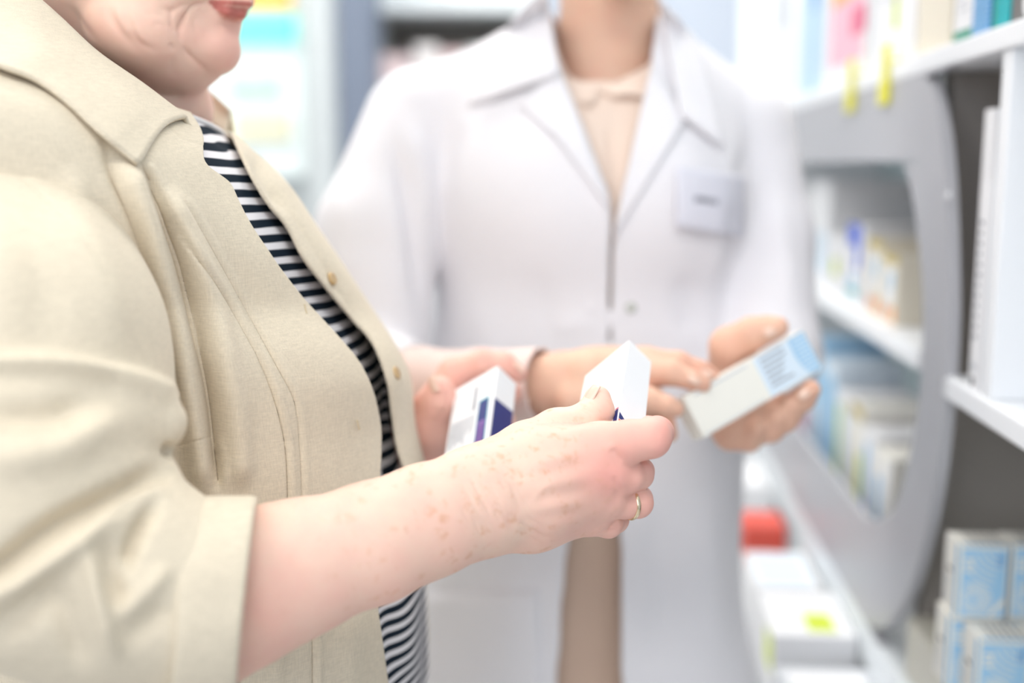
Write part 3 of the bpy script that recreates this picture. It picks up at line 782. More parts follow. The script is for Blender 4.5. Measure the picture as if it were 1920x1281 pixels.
    V, Q = C.mesh(2)
    st = [([(340, 83), (358, 105), (376, 124), (388, 134), (398, 136)], 4, -2.6, 'sharp', .3), ([(352, 18), (345, 42), (338, 62), (340, 83)], 4, -1.9, 'sharp', .3),
          ([(393, 5), (372, 8), (358, 16), (340, 40), (332, 66)], 4, -2.3, 'sharp', .2), ([(330, 12), (322, 24), (322, 46), (330, 68)], 4, -1.5, 'sharp', .3),
          ([(318, 80), (324, 92), (327, 97)], 3, -1.5, 'sharp', .3), ([(235, 0), (242, 40), (258, 75), (285, 92), (312, 94)], 7, -1.0, 'soft', .4), ([(245, 0), (250, 40), (268, 72), (290, 84)], 8, .9),
          ([(195, 0), (215, 40), (250, 85), (285, 108)], 9, -1.2, 'soft', .4), ([(120, 0), (150, 40), (185, 85)], 7, -1.0), ([(216, 0), (228, 40), (250, 75)], 9, 1.0),
          ([(362, 30), (366, 50), (370, 66)], 3, -.9, 'sharp', .3), ([(369, 25), (372, 40)], 3, -.5, 'sharp', .3), ([(402, 46), (430, 48), (446, 44)], 6, -1.0),
          ([(290, 14), (320, 20), (340, 12), (375, 4)], 7, -1.1), ([(262, 30), (290, 26), (316, 36)], 3, -.6, 'sharp'), ([(280, 50), (300, 46), (320, 56)], 3, -.6, 'sharp'),
          ([(398, 11), (425, 14), (445, 18), (462, 20)], 3, -1.5, 'sharp', .15), ([(320, 100), (325, 125), (322, 150)], 8, -.8), ([(285, 178), (320, 182), (350, 176)], 5, -1.6, 'sharp')]
    V = folds(V, Q, st)
    x, y = proj(V); N = normals(V, Q)
    d, s, t = dist_poly(x, y, smooth_line([(402, 10), (425, 21), (445, 26), (456, 24)]))
    lp = np.clip(1.5-d/(5+9*np.sin(np.clip(t, 0, 1)*math.pi*.75)), 0, 1)*(V[:, 0] > pc(390, 0, .87)[0])*(V[:, 2] < .93)*(y > 6)*(y < 45)
    lp = np.maximum(lp, np.clip(1.5-dist_poly(x, y, [(396, 4), (430, 5), (468, 8)])[0]/5, 0, 1)*(V[:, 2] < .93)*(V[:, 0] > pc(394, 0, .87)[0]))
    pk = .35*np.exp(-((x-420)**2+(y-80)**2)/55**2)+.2*np.exp(-((x-470)**2+(y+30)**2)/60**2) + .12
    parts.append((V, Q)); pinks.append(pk); spots.append(np.zeros(len(V))); lips.append(lp)
    V, Q = merge(parts)
    return mesh('body', c2w(V), Q, skin_w, woman, attrs={'pink': np.clip(np.concatenate(pinks), 0, 1), 'spot': np.concatenate(spots), 'lip': np.concatenate(lips)})
woman_body()
# --- torso under the clothes (part of the body), shirt, jacket
PHI = math.radians(21)
FV = np.array([math.cos(PHI), 0, -math.sin(PHI)]); NV = np.array([-math.sin(PHI), 0, -math.cos(PHI)])
#         row px, depth, silhouette px, half depth a, half width b
SEC = np.array([[120, 0.870, 330, 0.052, 0.072, 0.004], [160, 0.870, 365, 0.067, .13, .02], [200, 0.872, 405, 0.085, .16, .03], [235, 0.875, 440, 0.104, 0.165, 0.039], [270, 0.877, 474, 0.119, 0.185, 0.048], [300, 0.880, 512, 0.128, 0.192, 0.050], [350, 0.885, 552, 0.138, 0.194, 0.048], [427, 0.890, 597, 0.147, 0.194, 0.039], [500, 0.900, 645, 0.157, 0.194, 0.024], [590, 0.910, 703, 0.166, 0.204, 0.000], [660, 0.915, 748, 0.176, 0.195, 0.000], [710, 0.920, 770, 0.180, 0.190, 0.000], [800, 0.925, 776, 0.180, 0.190, 0.000], [900, 0.930, 800, 0.180, 0.190, 0.000], [1100, 0.940, 842, 0.185, 0.195, 0.000], [1281, 0.960, 848, 0.185, 0.199, 0.000], [1500, 0.990, 790, 0.180, 0.199, 0.000], [1700, 1.020, 770, 0.176, 0.199, 0.000]])
def section(row):
    return tuple(np.interp(row, SEC[:, 0], SEC[:, k]) for k in (1, 2, 3, 4, 5))
rows_ = np.linspace(120, 1700, 330)
_t = np.array([section(r) for r in rows_])
ker = np.exp(-(np.arange(-8, 9)/4.0)**2); ker /= ker.sum()
for k in range(5):
    _t[:, k] = np.convolve(np.pad(_t[:, k], 8, mode='edge'), ker, 'valid')
def _cx():
    out = []; t = np.linspace(-1.6, .6, 300); c, q = np.cos(t), np.sin(t); rr = (np.abs(c)**2.3+np.abs(q)**2.3)**(-1/2.3)
    for Z, xs, a, b, sd in _t:
        u, v = (a+.008)*rr*c, (b+.008)*rr*q+sd
        out.append(((xs-960)/F*(Z+FV[2]*u+NV[2]*v)-(FV[0]*u+NV[0]*v)).min())
    return np.array(out)
CX = _cx()
def torso_pt(row, th, off=0.0):
    """camera coordinates on the torso surface grown by off"""
    Z, xs, a, b, sd = (np.interp(row, rows_, _t[:, k]) for k in range(5))
    ex = 2.3
    a0, b0 = a, b
    cx = np.interp(row, rows_, CX)
    a, b = a0+off, b0+off
    c, s = np.cos(th), np.sin(th)
    rr = (np.abs(c)**ex+np.abs(s)**ex)**(-1/ex)
    u, v = a*rr*c, b*rr*s+sd
    Y = (640.5-row)*Z/F
    return np.stack([cx+FV[0]*u+NV[0]*v, Y+0*u, Z+FV[2]*u+NV[2]*v], -1)
def grid_faces(nr, nc, wrap=False):
    r, c = np.meshgrid(np.arange(nr-1), np.arange(nc if wrap else nc-1), indexing='ij')
    a = r*nc+c; b = r*nc+(c+1) % nc; d = (r+1)*nc+c; e = (r+1)*nc+(c+1) % nc
    return np.stack([a.ravel(), d.ravel(), e.ravel(), b.ravel()], 1)
def loft_rows(rows, th0, th1, n, off):
    """rows x n grid from angle th0[row] to th1[row]; dense where the camera looks"""
    P = []
    for r, a, b in zip(rows, th0, th1):
        th = a+(b-a)*np.linspace(0, 1, n)
        side = np.clip((th-.95)/.45, 0, 1)*np.clip((2*math.pi-.75-th)/.5, 0, 1)
        up_ = np.clip(1-(r-234)/90, 0, 1)
        P.append(torso_pt(r-92*side*side*(3-2*side)*up_, th, off))
    return np.concatenate(P)
# striped top: closed round the body
rows = np.linspace(232, 1560, 300); nc = 220
th = np.linspace(0, 2*math.pi, nc, endpoint=False)
V = np.concatenate([torso_pt(np.full(nc, r), th, np.interp(r, [450, 720], [-.001, -.012])) for r in rows]); Q = grid_faces(len(rows), nc, True)
Q = Q[:, ::-1] if (normals(V, Q)[nc*100]@(V[nc*100]-V[nc*100:nc*101].mean(0))) < 0 else Q
V = folds(V, Q, [([(640, 600), (700, 720), (735, 860)], 40, -5), ([(700, 760), (722, 850), (735, 905)], 14, -12), ([(720, 760), (745, 860)], 8, 5), ([(760, 1100), (765, 1281)], 22, 3), ([(725, 1100), (735, 1281)], 14, -3),
                 ([(400, 262), (430, 276), (450, 280)], 6, -2)])
shirt = mesh('striped_top', c2w(V), Q, stripe_m, woman)
# neckband of the top
nb = MB(); k = 60
nb.tube([c2w(torso_pt(np.array([234.0]), np.array([t]), .0002))[0] for t in np.linspace(-2.2, 2.2, k)], .0028, 8)
nb.build('neckband', mat('jersey_white', (240, 236, 236), .85, .01), shirt, smooth=True)

near_edge = smooth_line([(330, 150), (352, 205), (372, 238), (380, 262), (380, 300), (398, 322), (427, 340), (447, 383), (468, 427), (504, 485), (520, 508), (567, 567), (640, 643), (673, 683), (697, 733), (710, 787), (713, 827), (710, 907), (704, 1050), (706, 1133), (713, 1186), (726, 1281), (740, 1400), (760, 1700)])
far_edge = smooth_line([(430, 150), (432, 240), (437, 258), (453, 293), (493, 367), (538, 427), (567, 483), (600, 527), (640, 575), (683, 623), (707, 663), (727, 720), (737, 777), (748, 840), (762, 890), (790, 960), (830, 1030), (860, 1281), (860, 1700)])
def edge_theta(row, edge, lo, hi):
    th = np.linspace(lo, hi, 400)
    P = torso_pt(np.full(400, row), th, .008); x, y = proj(P)
    E = np.array(edge); ex = np.interp(y, E[:, 1], E[:, 0])
    g = x-ex
    i = np.nonzero(np.sign(g[:-1]) != np.sign(g[1:]))[0]
    if len(i) == 0: return None
    i = i[0]; t = g[i]/(g[i]-g[i+1]); return th[i]+t*(th[i+1]-th[i])
jr = np.r_[np.linspace(234, 1290, 520), np.linspace(1300, 1600, 40)]
tn = []; tf = []
for r in jr:
    a = edge_theta(r, near_edge, 1.9, -.35); tn.append(a if a is not None else np.nan)
    b = edge_theta(r, far_edge, .6, -.75) if r < 900 else None
    # silhouette angle: farthest right point; the far edge lies on the camera side of it
    tf.append(b if b is not None else np.nan)
tn = np.array(tn); tf = np.array(tf)
def fill(a, default):
    ok = ~np.isnan(a)
    return np.interp(np.arange(len(a)), np.nonzero(ok)[0], a[ok]) if ok.any() else np.full(len(a), default)
tn = fill(tn, .6); 
okf = ~np.isnan(tf); last = np.nonzero(okf)[0].max()
tf2 = fill(tf, -.2)
for i in range(last, len(tf2)): tf2[i] = max(tf2[last] - (i-last)*.02, -.95)
sm = np.convolve(np.pad(tn, 4, mode='edge'), np.ones(9)/9, 'valid'); tn = np.where(np.arange(len(tn)) > 24, sm, tn)
# near half: front edge, over the near side, to the middle of the back
nA, nB, nC = 470, 60, 130
def around(rows, th0, th1, n, off): return loft_rows(rows, th0, th1, n, off)
VA = around(jr, tn, np.full(len(jr), 1.95), nA, .008)
VB = around(jr, np.full(len(jr), 1.95), np.full(len(jr), math.pi*1.25), nB, .008)
VC = around(jr, np.full(len(jr), math.pi*1.25), tf2+2*math.pi, nC, .008)
g = np.concatenate([VA.reshape(len(jr), nA, 3), VB.reshape(len(jr), nB, 3)[:, 1:], VC.reshape(len(jr), nC, 3)[:, 1:]], 1)
nc = g.shape[1]; V = g.reshape(-1, 3); Q = grid_faces(len(jr), nc)
mid = (len(jr)//2)*nc+nA//2
if normals(V, Q)[mid][2] > 0: Q = Q[:, ::-1].copy()
PANEL = [  # drapes of the near front panel
    ([(258, 300), (300, 400), (335, 480), (372, 640), (395, 760), (410, 930)], 15, -14, 'soft', .12), ([(270, 320), (306, 415), (340, 500), (376, 645), (398, 765), (411, 930)], 5, -4, 'soft', .1),
    ([(222, 290), (272, 430), (312, 560), (345, 700), (370, 850), (380, 940)], 20, 12, 'soft', .1),
    ([(300, 350), (355, 470), (405, 620), (436, 760), (450, 930)], 24, 9, 'soft', .1),
    ([(345, 330), (420, 470), (470, 580), (500, 700), (508, 860)], 20, -2.5), ([(400, 340), (480, 470), (560, 600), (620, 720), (640, 900)], 40, 3),
    ([(262, 305), (333, 427), (393, 517), (450, 610), (500, 710), (533, 827), (540, 960)], 2.6, -2.2, 'sharp', .02), ([(275, 305), (345, 427), (404, 517), (460, 610), (510, 710), (542, 827), (549, 960)], 7, 1.6, 'soft', .02),
    ([(340, 370), (377, 433), (467, 594), (520, 690), (553, 760), (563, 860), (566, 960)], 2.4, -1.6, 'sharp', .02), ([(348, 368), (386, 433), (475, 592), (529, 690), (562, 760), (572, 860), (575, 960)], 6, .9, 'soft', .02),
    ([(420, 930), (418, 860), (400, 800)], 10, 3), ([(470, 900), (490, 1100), (480, 1281)], 12, 4), ([(585, 1170), (586, 1300)], 3, -2.0, 'sharp', 0), ([(597, 1170), (598, 1300)], 6, 1.2, 'soft', 0),
    ([(520, 1180), (515, 1300)], 16, 2.5), ([(650, 1130), (660, 1300)], 22, 2.5), ([(306, 838), (340, 835), (396, 818)], 2.2, -1.0, 'sharp', .05),
    ([(133, 300), (160, 420), (250, 520)], 26, 5), ([(185, 245), (215, 320), (260, 430), (285, 540)], 14, -8),
    ([(310, 235), (340, 262), (382, 275)], 3, -.8, 'sharp', 0),
    ([(466, 302), (505, 355), (548, 412), (580, 462), (630, 545), (692, 645), (728, 745)], 3, -1.1, 'sharp', .1),
    # far flap: lapel roll and front edge
    ([(500, 300), (560, 400), (640, 520), (715, 640), (745, 720), (752, 860)], 16, 2.5), ([(462, 275), (500, 340), (540, 410)], 12, -5), ([(715, 690), (740, 800), (765, 900)], 10, -1.5)]
V = folds(V, Q, PANEL)
V_body = V.copy()
jacket = mesh('linen_jacket', c2w(V), Q, linen, woman)
so = jacket.modifiers.new('cloth', 'SOLIDIFY'); so.thickness = .0024; so.offset = 0

# --- near sleeve
S = Field([-.50, -.34, .51], [-.165, .25, .90], .002)
strip(S, [(-70, 400, 0.770, 170), (-30, 450, 0.745, 200), (10, 540, 0.705, 232), (40, 640, 0.670, 250), (45, 740, 0.668, 252), (30, 880, 0.638, 255)], .02)
strip(S, [(30, 900, 0.633, 240), (70, 1010, 0.633, 228), (200, 1080, 0.636, 200), (345, 1122, 0.643, 178)], .02)
strip(S, [(120, 800, 0.643, 110), (210, 782, 0.638, 80), (300, 792, 0.650, 50)], .012)
strip(S, [(200, 880, 0.633, 70), (298, 890, 0.643, 33)], .008)
strip(S, [(260, 930, 0.633, 44), (322, 930, 0.640, 19)], .005)
strip(S, [(340, 782, .62, 10), (322, 810, .618, 17), (304, 842, .62, 10)], .006, None, 'sub')
V, Q = S.mesh(2)
SL = [([(332, 900), (290, 894), (217, 928), (100, 990), (0, 1065), (-60, 1110)], 20, -13.0, 'soft', .15), ([(345, 850), (325, 846), (300, 838)], 10, -7.2), 
      ([(-80, 690), (60, 684), (140, 688), (220, 705), (300, 732), (342, 765)], 18, 7.2, 'soft', .12), ([(-80, 775), (60, 778), (130, 770), (215, 745)], 28, -8.7), ([(-80, 860), (90, 850), (190, 800), (290, 770)], 34, 5.8),
      ([(318, 940), (290, 952), (255, 1005), (240, 1060), (242, 1090)], 15, -10.2), ([(325, 915), (270, 922), (220, 945), (150, 1000)], 12, 5.1),
      ([(-60, 1150), (60, 1080), (110, 1045), (175, 998), (260, 955)], 20, 8.7), ([(150, 985), (170, 1060), (185, 1120), (225, 1260)], 16, 7.2), ([(205, 1000), (212, 1080), (232, 1160)], 18, -5.8),
      ([(-60, 1220), (60, 1135), (145, 1050)], 30, -7.2), ([(110, 1080), (130, 1180), (160, 1280)], 28, -5.8), ([(190, 1160), (255, 1125), (330, 1050)], 20, 4.3), ([(220, 1210), (280, 1170), (335, 1130)], 22, -3.6),
      ([(0, 313), (50, 337), (133, 423), (205, 540)], 3, -1.0, 'sharp', .05), ([(10, 330), (70, 470), (110, 660)], 50, -3), ([(90, 330), (190, 500), (245, 680)], 36, 4), ([(-30, 400), (10, 560), (0, 700)], 50, 3)]
V = folds(V, Q, SL)
sleeve = mesh('sleeve', c2w(V), Q, linen, jacket)
# --- turned-back cuff
def ring_tube(stations, n=160):
    V = []
    for c, ax, r1, r2 in stations:
        ax = np.asarray(ax)/np.linalg.norm(ax)
        u = np.cross(ax, [0, 1.0, 0]); u /= np.linalg.norm(u); v = np.cross(u, ax)
        t = np.linspace(0, 2*math.pi, n, endpoint=False)
        V.append(np.asarray(c)+np.outer(np.cos(t)*r1, u)+np.outer(np.sin(t)*r2, v))
    return np.concatenate(V), grid_faces(len(stations), n, True)
A0, A1 = pc(302, 1136, .640), pc(464, 1126, .655)
axis = A1-A0+np.array([0, -.0, .03]); st = []
r0, r1 = R(176, .642), R(168, .655)
for t, e in [(0.06, -.006), (0, -.001), (-.012, .0025), (0, .0048), (.05, .005), (.3, .0045), (.6, .005), (.92, .005), (.985, .0045), (1.0, .002), (.985, -.001), (.7, -.003), (.3, -.006)]:
    st.append((A0+(A1-A0)*t+np.array([.012*t*0, 0, 0]), (A1-A0)+np.array([0, -.001-.003*max(0, t), .006-.013*max(0, t)]), r0+(r1-r0)*t+e, (r0+(r1-r0)*t+e)*1.06))
V, Q = ring_tube(st)
if ((normals(V, Q)*(V-(A0+A1)/2)).sum() < 0): Q = Q[:, ::-1].copy()
V = folds(V, Q, [([(360, 1000), (365, 1120), (360, 1260)], 26, 1.2), ([(430, 960), (436, 1100), (420, 1260)], 30, -1.4), ([(335, 1100), (400, 1130), (470, 1140)], 30, -1.0)])
mesh('cuff', c2w(V), Q, linen, jacket)
# --- collar: stand, roll and leaf from the near tip round the neck to the far tip
top = np.array([(352, 232, 0.795), (310, 200, 0.788), (267, 168, 0.782), (187, 112, 0.775), (117, 46, 0.775), (60, -4, 0.780), (-10, -60, 0.810), (-40, -90, 0.870), (10, -95, 0.950), (150, -30, 1.005), (290, 95, 1.010), (352, 150, 1.000), (395, 184, 0.985), (430, 218, 0.970)])
low = np.array([(258, 308, 0.750), (228, 284, 0.740), (185, 247, 0.725), (75, 158, 0.710), (-15, 118, 0.700), (-130, 70, 0.710), (-200, -20, 0.780), (-210, -50, 0.900), (-120, -60, 1.020), (130, 60, 1.060), (300, 170, 1.050), (370, 210, 1.030), (410, 235, 1.010), (436, 250, 0.990)])
ins = np.array([(378, 262, 0.810), (345, 240, 0.820), (300, 215, 0.820), (225, 165, 0.815), (150, 90, 0.810), (95, 30, 0.820), (40, -10, 0.840), (20, -30, 0.885), (60, -20, 0.950), (180, 40, 0.980), (300, 150, 0.980), (350, 195, 0.970), (385, 225, 0.960), (425, 255, 0.950)])
def cam_line(A, n): 
    P = np.array([pc(*a) for a in A]); s = np.r_[0, np.cumsum(np.linalg.norm(np.diff(P, axis=0), axis=1))]
    P = np.array(smooth_line3(P, 8)); s = np.r_[0, np.cumsum(np.linalg.norm(np.diff(P, axis=0), axis=1))]
    return np.stack([np.interp(np.linspace(0, s[-1], n), s, P[:, k]) for k in range(3)], 1)
def smooth_line3(P, n=8): return smooth_line(P, n)
def on_jacket(px, py):
    P = torso_grid; d = np.hypot(tgx-px, tgy-py)+1000*(P[:, 2] > .92)
    i = np.argsort(d)[:6]; return P[i, 2].min() if d[i[0]] < 14 else None
torso_grid = V_body; tgx, tgy = proj(V_body)
for A in (low,):
    for q in A[:5]:
        z = on_jacket(q[0], q[1])
        if z is not None: q[2] = z-.010
nn = 200
T, Lw, In = cam_line(top, nn), cam_line(low, nn), cam_line(ins, nn)
rowsC = []
for s in np.linspace(0, 1, 9): rowsC.append(In+(T-In)*s*.96+np.array([0, .0, 0]))
outw = Lw-T
for s in np.linspace(.02, 1, 26):
    bulge = np.array([0, 1.0, -.5])*(.006*math.sin(math.pi*min(1, s*1.1)))
    rowsC.append(T+outw*s+bulge+np.array([0, .004, -.002])*(1-s))
V = np.concatenate(rowsC); Q = grid_faces(len(rowsC), nn)
if normals(V, Q)[22*nn+30][2] > 0: Q = Q[:, ::-1].copy()
V = folds(V, Q, [([(20, 60), (90, 140), (200, 235)], 24, 2.0), ([(60, 30), (140, 110), (230, 180)], 22, -1.5), ([(330, 240), (300, 268), (270, 296)], 4, -.5, 'sharp', 0)])
co = mesh('collar', c2w(V), Q, linen, jacket)
so = co.modifiers.new('cloth', 'SOLIDIFY'); so.thickness = .003; so.offset = 0
# --- buttons and buttonholes on the fronts
def disc(name, px, py, Z, rpx, nrm, parent, m, thick=.0022):
    c = pc(px, py, Z); n = np.asarray(nrm, float); n /= np.linalg.norm(n)
    u = np.cross(n, [0, 1.0, 0]); u /= np.linalg.norm(u); v = np.cross(n, u); r = R(rpx, Z)
    prof = [(0, .75*thick), (.45, .75*thick), (.62, .8*thick), (.85, thick), (1.0, .55*thick), (.98, -.3*thick)]
    k = 28; P = [c+n*prof[0][1]]
    for rr, hh in prof[1:]:
        P += [c+n*hh+r*rr*(math.cos(2*math.pi*i/k)*u+math.sin(2*math.pi*i/k)*v) for i in range(k)]
    f = [(0, 1+i, 1+(i+1) % k) for i in range(k)]
    for a in range(len(prof)-2): f += [(1+a*k+i, 1+(a+1)*k+i, 1+(a+1)*k+(i+1) % k, 1+a*k+(i+1) % k) for i in range(k)]
    o = mesh(name, c2w(np.array(P)), f, m, parent)
    # thread holes
    for q in ((-.2, 0), (.2, 0)):
        pass
    return o
def on_torso(px, py, lo, hi, off):
    """torso surface point seen at the pixel, with its outward normal"""
    best = None
    for r in np.linspace(py-60, py+60, 61):
        th = np.linspace(lo, hi, 160); P = torso_pt(np.full(160, r), th, off); x, y = proj(P)
        d = np.hypot(x-px, y-py); i = d.argmin()
        if best is None or d[i] < best[0]: best = (d[i], P[i], th[i], r)
    _, P, t, r = best
    a = torso_pt(np.array([r]), np.array([t+.02]), off)[0]-P; b = torso_pt(np.array([r+6.]), np.array([t]), off)[0]-P
    n = np.cross(a, b); n /= np.linalg.norm(n)
    return P, n*(1 if n[2] < 0 else -1)
for px, py in ((622, 523), (742, 700)):
    P, n = on_torso(px, py, -.9, .5, .0105)
    disc('button', px, py, P[2], 12.5, n, jacket, button_m)
for px, py in ((674, 806), (574, 588)):
    P, n = on_torso(px, py, -.3, 1.2, .0125)
    q, _ = on_torso(px-4, py-18, -.3, 1.2, .0125)
    bh = MB(); bh.tube([P, (P+q)/2, q], .0007, 6)
    bh.build('buttonhole', mat('thread', (208, 192, 162), .8, .05), jacket, xf=c2w)
# --- small parts of the person
def nail(name, c, along, nrm, l, w, parent, bend=.35):
    a = np.asarray(along, float); a /= np.linalg.norm(a); n = np.asarray(nrm, float); n -= a*(n@a); n /= np.linalg.norm(n); b = np.cross(a, n)
    P = []; nu, nv = 11, 9
    for i in range(nu):
        u = -1+2*i/(nu-1); ww = w*(1-.28*max(0, -u)**3-.12*max(0, u)**2)
        for j in range(nv):
            v = -1+2*j/(nv-1)
            P.append(c+a*u*l/2+b*v*ww/2-n*(bend*w*.5*v*v+.04*l*u*u))
    o = mesh(name, c2w(np.array(P)), grid_faces(nu, nv), nail_m, parent)
    s = o.modifiers.new('thick', 'SOLIDIFY'); s.thickness = .0007; s.offset = 0
    return o
nail('fingernail', pc(1104.5, 739, .7675), pc(1117, 720, .773)-pc(1098, 756, .768), (-.8, .25, -.55), .015, .0105, woman)
nail('fingernail', pc(811, 722, .954), pc(803, 707, .955)-pc(817, 740, .953), (-.6, .15, -.75), .014, .009, woman)
nail('fingernail', pc(975, 688, .985), pc(988, 704, .985)-pc(962, 676, .985), (.5, .75, -.3), .012, .008, woman)
# wedding ring on the ring finger
gold = mat('gold', (240, 220, 188), .22, .02, 60, .5, metal=1)
k = MB(); c = pc(1181, 945.5, .7535); a = pc(1196, 943, .757)-pc(1165, 947, .750); a /= np.linalg.norm(a)
u = np.cross(a, [0, 1.0, 0]); u /= np.linalg.norm(u); v = np.cross(u, a); rr = R(27.5, .7535); P = []
for i in range(48):
    t = 2*math.pi*i/48; d = math.cos(t)*u+math.sin(t)*v
    for (da, dr) in ((-.0017, 0), (-.0012, .0009), (0, .0012), (.0012, .0009), (.0017, 0), (.0012, -.0006), (-.0012, -.0006)): P.append(c+a*da+d*(rr+dr))
Fq = [(i*7+j, i*7+(j+1) % 7, ((i+1) % 48)*7+(j+1) % 7, ((i+1) % 48)*7+j) for i in range(48) for j in range(7)]
mesh('wedding_ring', c2w(np.array(P)), Fq, gold, woman)
# hair and eyes above the frame, trousers and shoes below it
Hh = Field([-.48, .22, .80], [-.2, .56, 1.08], .004)
Hh.ell(pc(205, -230, .935), (.108, .125, .088), .01); Hh.ell(pc(150, -110, .95), (.055, .075, .075), .02)
Hh.ell(pc(440, -120, .90), (.075, .095, .10), .01, 'sub')
V, Q = Hh.mesh(2); mesh('hair', c2w(V), Q, mat('grey_hair', (196, 190, 184), .6, .12, 120, .3, .6, 200), woman)
for zz in (.892, .962):
    E_ = Field(pc(408, -190, zz)-.02, pc(408, -190, zz)+.02, .003); E_.ell(pc(402, -190, zz), (.011, .011, .011), .001)
    V, Q = E_.mesh(1); mesh('eye', c2w(V), Q, mat('eye_white', (230, 226, 220), .2, .0), woman)
hip = c2w(torso_pt(np.array([1500.]), np.array([0.]), 0))[0]; cen = (c2w(torso_pt(np.array([1500.]), np.array([0.]), 0))[0]+c2w(torso_pt(np.array([1500.]), np.array([math.pi]), 0))[0])/2
FVw = np.array([math.cos(PHI), -math.sin(PHI), 0]); NVw = np.array([-math.sin(PHI), -math.cos(PHI), 0])
zt = cen[2]
L_ = Field([cen[0]-.3, cen[1]-.3, -.01], [cen[0]+.3, cen[1]+.3, zt+.1], .006)
L_.ell(cen+np.array([0, 0, .0]), (.18, .19, .16), .03)
for s in (-1, 1):
    hipj = cen+NVw*s*.09; kn = np.array([cen[0], cen[1], .44])+NVw*s*.10+FVw*.02; an = np.array([cen[0], cen[1], .05])+NVw*s*.10
    L_.cone(hipj, kn, .105, .085, .04); L_.cone(kn, an, .085, .072, .03)
V, Q = L_.mesh(1); mesh('trousers', V, Q, trouser_m, woman)
for s in (-1, 1):
    Sx = Field([cen[0]-.35, cen[1]-.35, -.005], [cen[0]+.35, cen[1]+.35, .14], .004); b = np.array([cen[0], cen[1], 0])+NVw*s*.10
    Sx.cone(b+FVw*-.05+[0, 0, .045], b+FVw*.14+[0, 0, .034], .044, .032, .01); Sx.cone(b+[0, 0, .08], b+[0, 0, .05], .045, .045, .02)
    V, Q = Sx.mesh(1); V[:, 2] = np.maximum(V[:, 2], 0); mesh('shoe', V, Q, shoe_m, woman)

# ------------------------------------------------------------------ the two boxes she holds
def held_carton(p0, a, b, c, La, Lb, Lc, base, prints, label, name='medicine_box'):
    """p0 = corner, a/b/c = unit edges (camera coordinates) leaving it; prints on faces 'ab' and 'ac': (face, colour, [(u, v)...]) in 0..1."""
    a, b, c = (np.asarray(q, float)/np.linalg.norm(q) for q in (a, b, c))
    b = b-a*(a@b); b /= np.linalg.norm(b); c = np.cross(a, b)*np.sign(np.cross(a, b)@c)
    m = MB(); keys = [base]
    pt = lambda u, v, w: p0+a*u*La+b*v*Lb+c*w*Lc
    cor = [pt(u, v, w) for u in (0, 1) for v in (0, 1) for w in (0, 1)]
    fs = [(0, 1, 3, 2), (4, 6, 7, 5), (0, 4, 5, 1), (2, 3, 7, 6), (0, 2, 6, 4), (1, 5, 7, 3)]
    if np.dot(np.cross(a, b), c) < 0: fs = [f[::-1] for f in fs]
    m.add(cor, fs, 0)
    for ip, p in enumerate(prints):
        e = .0002+1.2e-5*ip
        if p[1] not in keys: keys.append(p[1])
        if p[0] == 'ab': P = [pt(u, v, 0)-c*e for u, v in p[2]]
        elif p[0] == 'ac': P = [pt(u, 0, v)-b*e for u, v in p[2]]
        elif p[0] == 'AB': P = [pt(u, v, 1)+c*e for u, v in p[2]]
        else: P = [pt(0, u, v)-a*e for u, v in p[2]]
        m.quad(P, keys.index(p[1]))
    o = m.build(name, [cm(q) for q in keys], None, xf=c2w)
    tag(o, label, 'medicine box', 'boxes held by the two people')
    return o
rect = lambda u0, v0, u1, v1: [(u0, v0), (u1, v0), (u1, v1), (u0, v1)]
# near box: white end up, printed end in the fist. a runs down towards the hand
p0 = pc(1180, 638, .868)
held_carton(p0, pc(1158, 790, .757)-p0, pc(1098, 708, .884)-p0, pc(1222, 678, .875)-p0, .124, .0467, .0245, 'w',
    [('ac', 'navy', [(.90, .02), (.965, .45), (.965, .02)]), ('ac', 'red', [(.972, .02), (.972, .5), (.99, .6), (.99, .02)]),
     ('ab', 'navy', rect(.86, .02, .99, .10)), ('ab', 'rose', rect(.84, .02, .855, .08))],
    'plain white end of a medicine box pinched in her near hand')
far_pr = [('ac', 'navy', [(.26, .02), (.235, .98), (.92, .98), (.92, .02)]), ('ab', 'teal', rect(.225, .115, .90, .345)), ('ab', 'navy', rect(.235, .13, .89, .335)), ('ab', 'violet', rect(.40, .15, .88, .315)), ('ab', 'lg', rect(.58, .36, .95, .98))]
far_pr += [('ab', 'g', rect(.08, .42, .28, .50)), ('ab', 'w', rect(.59, .37, .94, .97))]
r_ = random.Random(3)
for i in range(15):
    v = .40+i*.038; far_pr.append(('ab', 'g' if i % 3 else 'lg', rect(.30, v, .30+.22*(.5+.5*r_.random()), v+.014)))
    far_pr.append(('ab', 'g' if i % 2 else 'lg', rect(.62, v, .62+.3*(.5+.5*r_.random()), v+.012)))
for i in range(5): far_pr.append(('ab', 'navy', rect(.42, .165+.028*i, .86, .171+.028*i)))
p0 = pc(934, 686, .955)
held_carton(p0, pc(918, 817, .887)-p0, pc(853, 731, .976)-p0, pc(968, 720, .9665)-p0, .155, .0467, .0245, 'w', far_pr,
    'white medicine box with navy blue end and grey print in her far hand')
